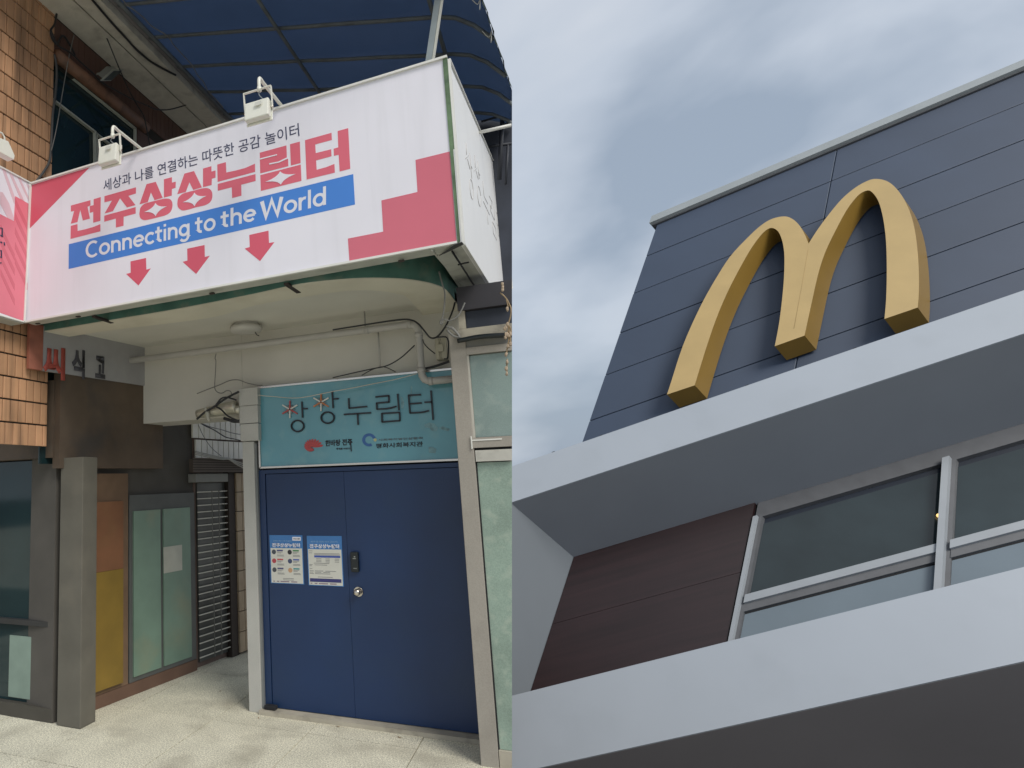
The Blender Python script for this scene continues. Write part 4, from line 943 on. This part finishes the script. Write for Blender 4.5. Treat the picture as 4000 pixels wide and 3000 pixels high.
cable('thin slanting wire over tiles and shutter hood', [(140,650),(220,830),(330,1000),(430,1100),(520,1170)], fw(.12), .003, m_cabg)
for k, dy in enumerate((0, 22, 45)):
    cable('pale cable bundled along the shutter hood, %s strand' % ('upper', 'middle', 'lower')[k], [(90,1090+dy),(300,1140+dy),(520,1190+dy*.7),(640,1205+dy*.4),(760,1255+dy),(900,1300+dy*1.6)], fw(.16 + .01 * k), .006, mat('pale_cable', (.40, .39, .34), .5))
fa = lambda o: (lambda px, py: PA(*z1(px, py), AX + o))
cable('black cable falling from the eave behind the banner sign', [(775,-20),(860,180),(960,420),(1030,590),(1110,770),(1180,900),(1240,1000),(1270,1130),(1300,1290)], fa(.20), .006)
cable('black cable loop at the corner of the orange tiles', [(555,-20),(500,70),(475,200),(440,260),(450,330),(490,380),(520,330),(550,310),(600,380),(650,480)], fa(.02), .009)
cable('dark cable along the brown lintel', [(440,260),(500,390),(600,450),(700,540),(800,630),(880,710),(1000,780),(1150,860),(1280,915)], fa(.07), .007)
cable('dark cable sagging from lintel to awning edge', [(1280,915),(1350,945),(1450,948),(1550,925),(1640,898),(1720,893)], lambda px, py: PA(*z1(px, py), AX + .28), .007)
cable('grey cable running down the tile pier to the signs', [(470,470),(490,600),(480,800),(455,1000),(445,1200),(430,1380),(380,1480),(310,1570)], fa(.03), .010, mat('dusty_cable', (.07, .07, .07), .6))
cable('thin grey wire beside the tile pier', [(640,300),(590,520),(540,800),(490,1100),(445,1300)], fa(.06), .004, m_cabg)
cable('black cable under the concrete eave edge', [(790,-10),(960,190),(1080,320),(1180,430),(1300,530),(1420,600),(1520,650)], lambda px, py: PB(*z1(px, py), BZ - .03), .010)
z12 = zz(370, 0, .2833)
cable('frayed white cord under the blue awning', [(380,-10),(450,70),(560,150),(680,250),(750,330),(830,390),(960,465),(1040,540),(1080,610),(1180,720),(1290,840),(1350,910),(1420,1040),(1500,1130),(1560,1250),(1680,1380),(1770,1480)], lambda px, py: PAW(*z12(px, py), -.10), .005, m_cabg)
arm0 = PA(1872, 517, XS); arm1 = PC(1998, 489, arm0.y)
pa_ = props(tube('pipe_arm', [arm0 + Vector((-.03, 0, 0)), arm1], .013, m_frame, None, n=10), 'white pipe arm sticking out of the side sign under the awning', 'pipe')
# dry vine at the end of the wing
vn = thing('dry_vine', 'dry vine stems with papery seed heads hanging at the glazed wing', 'plant', PC(1985, 1400, 4.2))
m_vine = mat('dry_vine', (.30, .22, .13), .8, .2, 30); m_seed = mat('seed_head', (.42, .33, .24), .8, .2, 30)
zv = zz(1750, 1250, .3616); zu = zz(1700, 700, .3616)
vp = [[zu(700, 1225), zu(760, 1280), zu(800, 1350), zu(825, 1400), zu(815, 1470), zu(800, 1530), zv(650, 60), zv(660, 130), zv(655, 220), zv(640, 300), zv(630, 370)], [zv(645, 40), zv(680, 110), zv(672, 200), zv(690, 260)], [zu(770, 1300), zu(785, 1370), zu(780, 1410)], [zv(660, 90), zv(640, 150), zv(650, 190)], [zv(640, 420), zv(635, 500), zv(637, 590)]]
for s in vp: tube('stem', [PC(min(x, 1996), y, 4.2) for x, y in s], .0045, m_vine, vn, n=5, sub=4)
for x, y in ([zv(625, 160), zv(640, 155), zv(620, 190), zv(650, 285), zv(628, 370), zv(640, 455), zv(630, 525), zv(636, 580), zv(645, 45), zv(630, 80), zv(675, 150), zv(660, 170), zv(688, 260), zv(615, 95), zu(780, 1405), zu(725, 1130), zu(728, 1165), zu(730, 1195)]):
    p = PC(min(x, 1994), y, 4.19)
    bm = bmesh.new(); bmesh.ops.create_icosphere(bm, subdivisions=1, radius=.011)
    for v in bm.verts: v.co = Vector((v.co.x * random.uniform(.6, 1.1), v.co.y, v.co.z * random.uniform(1, 1.8))) + p
    finish('seed_pod', bm, m_seed, vn)
# tall yellow banner and the shop's board in the alley
bn = thing('shop_banner', 'tall orange and yellow banner on the alley shop front', 'banner', atw(410, .05))
wall_quad('banner_cloth', 350, 482, .14, zw(410, 2230), mat('yellow_banner', (.21, .135, .022), .6, .12, 4), bn, .012, .03)
wall_quad('banner_head', 350, 482, zw(410, 2229), zw(410, 1960), mat('orange_banner', (.19, .085, .04), .6, .15, 4, stain=(.19, .115, .045), stain_amt=.6), bn, .012, .031)
sbp = thing('shop_board', 'grey shop board with red and black letters under the canopy', 'sign', atw(300, .06))
zq = lambda x, y: PW(*z7(x, y), .05)
bq = [zq(335, 300), zq(1090, 445), None, None]
ztop, = (max(zq(600, 258).z, zq(335, 300).z) + .05,)
def AWp(x, z, o): p = atw(x, o); return Vector((p.x, p.y, z))
z_b = zw(300, 1472)
prism('board_panel', [AWp(152, z_b, .05), AWp(600, z_b, .05), AWp(600, CEIL, .05), AWp(152, CEIL, .05)], -AN * .03, mat('grey_board', (.33, .33, .34), .6, .08), sbp)
prism('board_edge', [AWp(95, z_b, .05), AWp(151, z_b, .05), AWp(151, CEIL, .05), AWp(95, CEIL, .05)], -AN * .03, mat('red_board', (.33, .12, .08), .6, .2, 9), sbp)
for body, xa, xb, ya, yb, mt in (('씨', 166, 253, 1345, 1475, mat('red_board_letter', (.42, .08, .06), .6)), ('식', 280, 330, 1360, 1475, mat('dark_board_letter', (.06, .06, .075), .6)), ('고', 372, 410, 1388, 1475, MATS['dark_board_letter'])):
    o = PW(xa, yb, .055); u = PW(xb, yb - 2, .055); u.z = o.z; v = PW(xa, ya, .055); v = Vector((o.x, o.y, v.z))
    text('lettering', body, o, u - o, v - o, AN, .004, mt, sbp, .04)

sc_ = PB(1183, 2808, 0.004)
props(prism('paper_scrap', [sc_ + Vector(v) for v in ((-.012, -.006, 0), (.006, -.010, .003), (.014, .004, .008), (-.004, .012, .002))], (0, 0, .0015), m_seal), 'tiny white paper scrap on the paving before the door sill', 'litter')
for px, py, s, wh in ((1320, 2838, .014, 'below the posters by the door sill'), (1010, 2805, .010, 'at the foot of the grey left post'), (1560, 2880, .016, 'by the sill near the beige post'), (860, 2700, .012, 'at the mouth of the shuttered alley')):
    lf = PB(px, py, 0.004); an = random.uniform(0, 6); d1 = Vector((math.cos(an), math.sin(an), .1)) * s; d2 = Vector((-math.sin(an), math.cos(an), .05)) * s * .5
    props(prism('dry_leaf', [lf - d1, lf - d2, lf + d1 * 1.1 + Vector((0, 0, .004)), lf + d2], (0, 0, .001), m_vine), 'small dry brown leaf ' + wh, 'leaf', 'dry leaves on the paving')

# ================================================================== restaurant building (right), surveyed by its own three edge directions
RP_ = camdir(-7700, 5158); RV_ = camdir(4017, -3334); RD_ = camdir(7875, 7055)
ep, eq, er = -to_world_dir(RP_).normalized(), to_world_dir(RV_).normalized(), to_world_dir(RD_).normalized()
OR = CAM + ray(3000, 1477.5) * (9.5 / FPX)                             # a point on the upper fascia's top edge
BM_ = Matrix((ep, eq, er)).transposed(); BI = BM_.inverted()
def L2W(p, q, r): return OR + ep * p + eq * q + er * r
def W2L(v): return BI @ (Vector(v) - OR)
def on_r(px, py, r):                                                    # survey point on the plane at depth r
    return W2L(PP(px, py, OR + er * r, ep.cross(eq).normalized()))
def on_q(px, py, q): return W2L(PP(px, py, OR + eq * q, ep.cross(er).normalized()))
def rb(name, p0, p1, q0, q1, r0, r1, material, parent, bevel=0.0):
    return prism(name, [L2W(p0, q0, r0), L2W(p1, q0, r0), L2W(p1, q1, r0), L2W(p0, q1, r0)], er * (r1 - r0), material, parent, bevel=bevel)
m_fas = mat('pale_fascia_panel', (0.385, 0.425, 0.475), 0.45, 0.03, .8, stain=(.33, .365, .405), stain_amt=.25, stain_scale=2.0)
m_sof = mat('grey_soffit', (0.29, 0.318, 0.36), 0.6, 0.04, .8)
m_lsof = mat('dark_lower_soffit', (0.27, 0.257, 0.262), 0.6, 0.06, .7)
m_panel = mat('slate_cladding_panel', (0.036, 0.056, 0.096), 0.5, 0.06, 1.2, 0.03, 20, rnd=.05)
m_capm = mat('grey_roof_cap', (0.30, 0.33, 0.34), 0.5, .05, 3)
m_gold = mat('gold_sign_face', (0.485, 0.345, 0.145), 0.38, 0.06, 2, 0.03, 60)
m_goldr = mat('shaded_gold_return', (0.25, 0.15, 0.028), 0.42, 0.05, 2)  # darker copy of the face gold: shade on the returns is in the colour
m_wood = None
rbld = thing('restaurant_building', 'modern building with slate panel tower, pale fascia bands and wood panel recess', 'building', L2W(0, -4, 1))
pL, pR = on_r(900, 2300, 0).x, on_r(4500, 1000, 0).x
qf1 = on_r(3000, 1632, 0).y
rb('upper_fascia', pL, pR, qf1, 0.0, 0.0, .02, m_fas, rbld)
# back wall depth from where the soffit meets the timber panel
Rw = on_q(2239, 2175, qf1).z
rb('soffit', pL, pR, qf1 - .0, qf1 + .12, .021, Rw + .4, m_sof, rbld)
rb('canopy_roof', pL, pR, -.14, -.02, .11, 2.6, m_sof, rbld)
pS = on_q(2000, 1968, qf1).x
qf2 = on_r(3000, 2466, 0).y; qf3 = on_r(3000, 2803, 0).y
rb('side_wall', pS - .5, pS, qf2 - .4, qf1 - .002, .025, Rw + .3, mat('grey_side_wall', (.20, .225, .25), .55, .04, .8), rbld)  # side wall grey kept dark: the recess shade is put into its colour
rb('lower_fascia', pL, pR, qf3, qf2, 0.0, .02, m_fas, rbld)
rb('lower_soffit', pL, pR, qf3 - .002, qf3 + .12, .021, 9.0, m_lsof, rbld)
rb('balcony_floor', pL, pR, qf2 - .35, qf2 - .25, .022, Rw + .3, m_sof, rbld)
rb('back_wall', pS, pR, qf3, qf1 + .02, Rw + .30, Rw + .45, m_dark, rbld)
rb('lower_wall', pL, pR, qf3 - 6, qf3 - .01, 8.6, 9.0, m_lsof, rbld)
# timber panel
pW1 = on_r(2955, 1972, Rw).x
qb = qf2 - .2
m_wood = mat('dark_timber', (0.022, 0.0095, 0.0105), 0.38, 0.12, 1.5, rnd=.10, grain=(BI[0] * .5, BI[1] * 9, .30))
qtop = qf1 - .004; nq = 3; hq = (qtop - on_r(2500, 2620, Rw).y) / (nq - 1)
rb('timber_backing', pS + .01, pW1 - .03, qb, qtop, Rw + .06, Rw + .2, m_dark, rbld)
for k in range(nq + 1):
    q1_ = qtop - k * hq; q0_ = q1_ - hq + .006
    rb('plank', pS + .012, pW1 - .035, q0_, q1_, Rw + random.uniform(0, .004), Rw + .05, m_wood, rbld)
# glazing
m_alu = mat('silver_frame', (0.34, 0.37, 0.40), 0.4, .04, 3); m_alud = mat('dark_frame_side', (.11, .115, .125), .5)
m_upg = mat('dark_tinted_glass', (0.026, 0.040, 0.045), 0.10, .35, .8, spec=.5)
m_log = mat('pale_spandrel_glass', (0.17, 0.215, 0.25), 0.18, .10, .7, spec=.5)
wf_ = rb('window', pW1, pR, qb, qtop - .06, Rw + .13, Rw + .15, m_dark, rbld)
qh = on_r(3500, (2007 + (1714 - 2007) * 520 / 1020), Rw).y
rb('window_head', pW1, pR, qh, qtop, Rw + .03, Rw + .12, mat('grey_window_head', (.10, .105, .115), .55), wf_)
pj = [on_r(2965, 1990, Rw).x]
fw_ = .045
# members: left jamb, mullion, transom
rb('frame', pW1, pW1 + .055, qb, qh, Rw - .03, Rw + .12, m_alu, wf_); rb('frame_side', pW1 + .055, pW1 + .10, qb, qh, Rw + .02, Rw + .12, m_alud, wf_)
pM = on_r(3688, 2031, Rw).x
rb('frame', pM - .05, pM + .035, qb, qh + .03, Rw - .05, Rw + .12, m_alu, wf_); rb('frame_side', pM + .035, pM + .09, qb, qh, Rw + .03, Rw + .12, m_alud, wf_)
qt1 = on_r(3300, 2222, Rw).y; qt0 = on_r(3300, 2253, Rw).y; qt00 = on_r(3300, 2282, Rw).y
for a, b in ((pW1 + .10, pM - .05), (pM + .09, pR)):
    rb('frame', a, b, qt0, qt1, Rw - .02, Rw + .12, m_alu, wf_); rb('frame_side', a, b, qt00, qt0 - .001, Rw + .02, Rw + .12, m_alud, wf_)
    rb('glass_pane', a + .002, b - .002, qt1 + .002, qh - .09, Rw + .09, Rw + .11, m_upg, wf_)
    rb('glass_top', a + .002, b - .002, qh - .09, qh - .001, Rw + .10, Rw + .115, mat('blue_black_glass', (.010, .016, .028), .2), wf_)
    rb('glass_pane', a + .002, b - .002, qb, qt00 - .02, Rw + .06, Rw + .08, m_log, wf_)
    rb('glazing_gasket', a + .002, b - .002, qt00 - .02, qt00 - .001, Rw + .055, Rw + .08, m_dark, wf_)
# roof bolts on the upper fascia
for px, py in ((2166, 1752), (2350, 1693), (2532, 1629), (3340, 1352), (2920, 1495)):
    p = on_r(px, py + 4, .03); rb('roof_clip', p.x - .02, p.x + .02, -.002, .035, .02, .05, m_dark, rbld)
# ------------------------------------------------ tower with cladding panels
RT = .75
pT0 = on_r(2565, 882, RT).x; qT = on_r(2565, 882, RT).y + .05
tw0 = rb('tower', pT0 + .01, pR + .6, -.3, qT - .02, RT + .03, RT + 2.2, m_dark, rbld)
seams = [on_r(3000, y, RT).y for y in (807, 939, 1080, 1232, 1399)]
levels = [qT - .01] + seams + [seams[-1] - (seams[-2] - seams[-1]) * 1.0 - .05]
pV = on_r(3190, 1000, RT).x
for i in range(len(levels) - 1):
    for a, b in ((pT0, pV - .008), (pV + .008, pR + .6)):
        rb('cladding_panel', a, b, levels[i + 1] + .009, levels[i] - .009, RT + random.uniform(0, .003), RT + .04, m_panel, tw0, bevel=.006)
cT = on_r(2552, 841, RT - .12)
rb('roof_cap', pT0 - .10, pR + .6, qT + .0, on_r(3000, 652, RT - .10).y, RT - .10, RT + 2.3, m_capm, rbld)
rb('cap_shadow_trim', pT0 - .06, pR + .6, qT - .035, qT - .001, RT - .04, RT + 2.2, mat('dark_cap_trim', (.05, .055, .065), .6), rbld)

# ------------------------------------------------ arched letter sign
RM = RT - .40
zm = zz(2500, 600, .5425)
ml = [(194,1735),(222,1650),(310,1380),(430,1110),(540,910),(650,740),(780,600),(870,518),(950,470),(1040,452),(1100,472),(1150,520),(1190,590),(1214,648),(1270,560),(1350,450),(1450,330),(1550,245),(1640,195),(1700,182),(1770,195),(1830,235),(1890,310),(1940,410),(1975,530),(1997,680),(2008,850),(2008,1000),(2000,1108),
      (1760,1190),(1772,1050),(1777,850),(1772,640),(1755,490),(1730,380),(1705,320),(1670,277),(1640,265),(1590,285),(1540,335),(1480,420),(1400,570),(1330,720),(1280,880),(1235,1080),(1200,1240),(1185,1310),
      (970,1387),(1000,1230),(1022,1060),(1036,900),(1040,760),(1033,670),(1015,600),(990,555),(950,535),(910,550),(860,600),(790,700),(700,860),(620,1020),(545,1200),(470,1420),(394,1668)]
def seg(a, b):
    P = spline([Vector((*p, 0)) for p in ml[a:b + 1]], 4); return [(v.x, v.y) for v in P]
out_ = seg(0, 13) + seg(13, 28)[1:] + seg(29, 46) + seg(47, 63)
LP = [on_r(*zm(*p), RM) for p in out_]
ms = thing('letter_sign', 'large golden double-arch letter sign mounted on the slate panel tower', 'sign', L2W(on_r(3100, 1400, RM).x, 0.1, RT))
n_ = len(LP)
front = [L2W(v.x, v.y, RM) for v in LP]; back = [L2W(v.x, v.y, RT - .05) for v in LP]
bm = bmesh.new(); bm.faces.new([bm.verts.new(v) for v in front]); bmesh.ops.triangulate(bm, faces=bm.faces[:], ngon_method='EAR_CLIP')
finish('sign_face', bm, m_gold, ms)
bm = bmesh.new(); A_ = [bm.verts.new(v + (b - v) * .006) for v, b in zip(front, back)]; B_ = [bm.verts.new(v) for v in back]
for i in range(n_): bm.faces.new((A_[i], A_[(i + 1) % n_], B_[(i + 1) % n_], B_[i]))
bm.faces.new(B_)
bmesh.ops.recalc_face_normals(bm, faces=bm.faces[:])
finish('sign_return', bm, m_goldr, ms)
tube('face_seam', [L2W(v.x, v.y, RM - .001) for v in (on_r(*zm(1211, 690), RM), on_r(*zm(1160, 980), RM), on_r(*zm(1108, 1260), RM))], .0022, mat('seam_brown', (.40, .27, .10), .6), ms, n=5)
for px, py in ((2680, 1500), (3120, 1380), (3560, 1250)):
    p = on_r(px, py, RT - .05); rb('mounting_block', p.x - .05, p.x + .05, p.y + .05, p.y + .15, RT - .05, RT + .002, m_dark, ms)
# pendant lamp behind the glazing
lpn = on_r(3668, 2014, Rw + .05)
hl = thing('pendant_lamp', 'small lit amber pendant lamp behind the tinted window by the mullion', 'lamp', L2W(lpn.x, lpn.y, lpn.z))
bm = bmesh.new(); bmesh.ops.create_icosphere(bm, subdivisions=2, radius=.028)
for v in bm.verts: v.co += L2W(lpn.x, lpn.y, lpn.z)
em = mat('lit_amber_bulb', (.9, .6, .2), .4); bs_ = em.node_tree.nodes['Principled BSDF']; bs_.inputs['Emission Color'].default_value = (1, .62, .22, 1); bs_.inputs['Emission Strength'].default_value = 1.6
finish('bulb', bm, em, hl, smooth=True)
tube('lamp_rod', [L2W(lpn.x, lpn.y, lpn.z), L2W(lpn.x, lpn.y, Rw + .09)], .005, m_dark, hl)
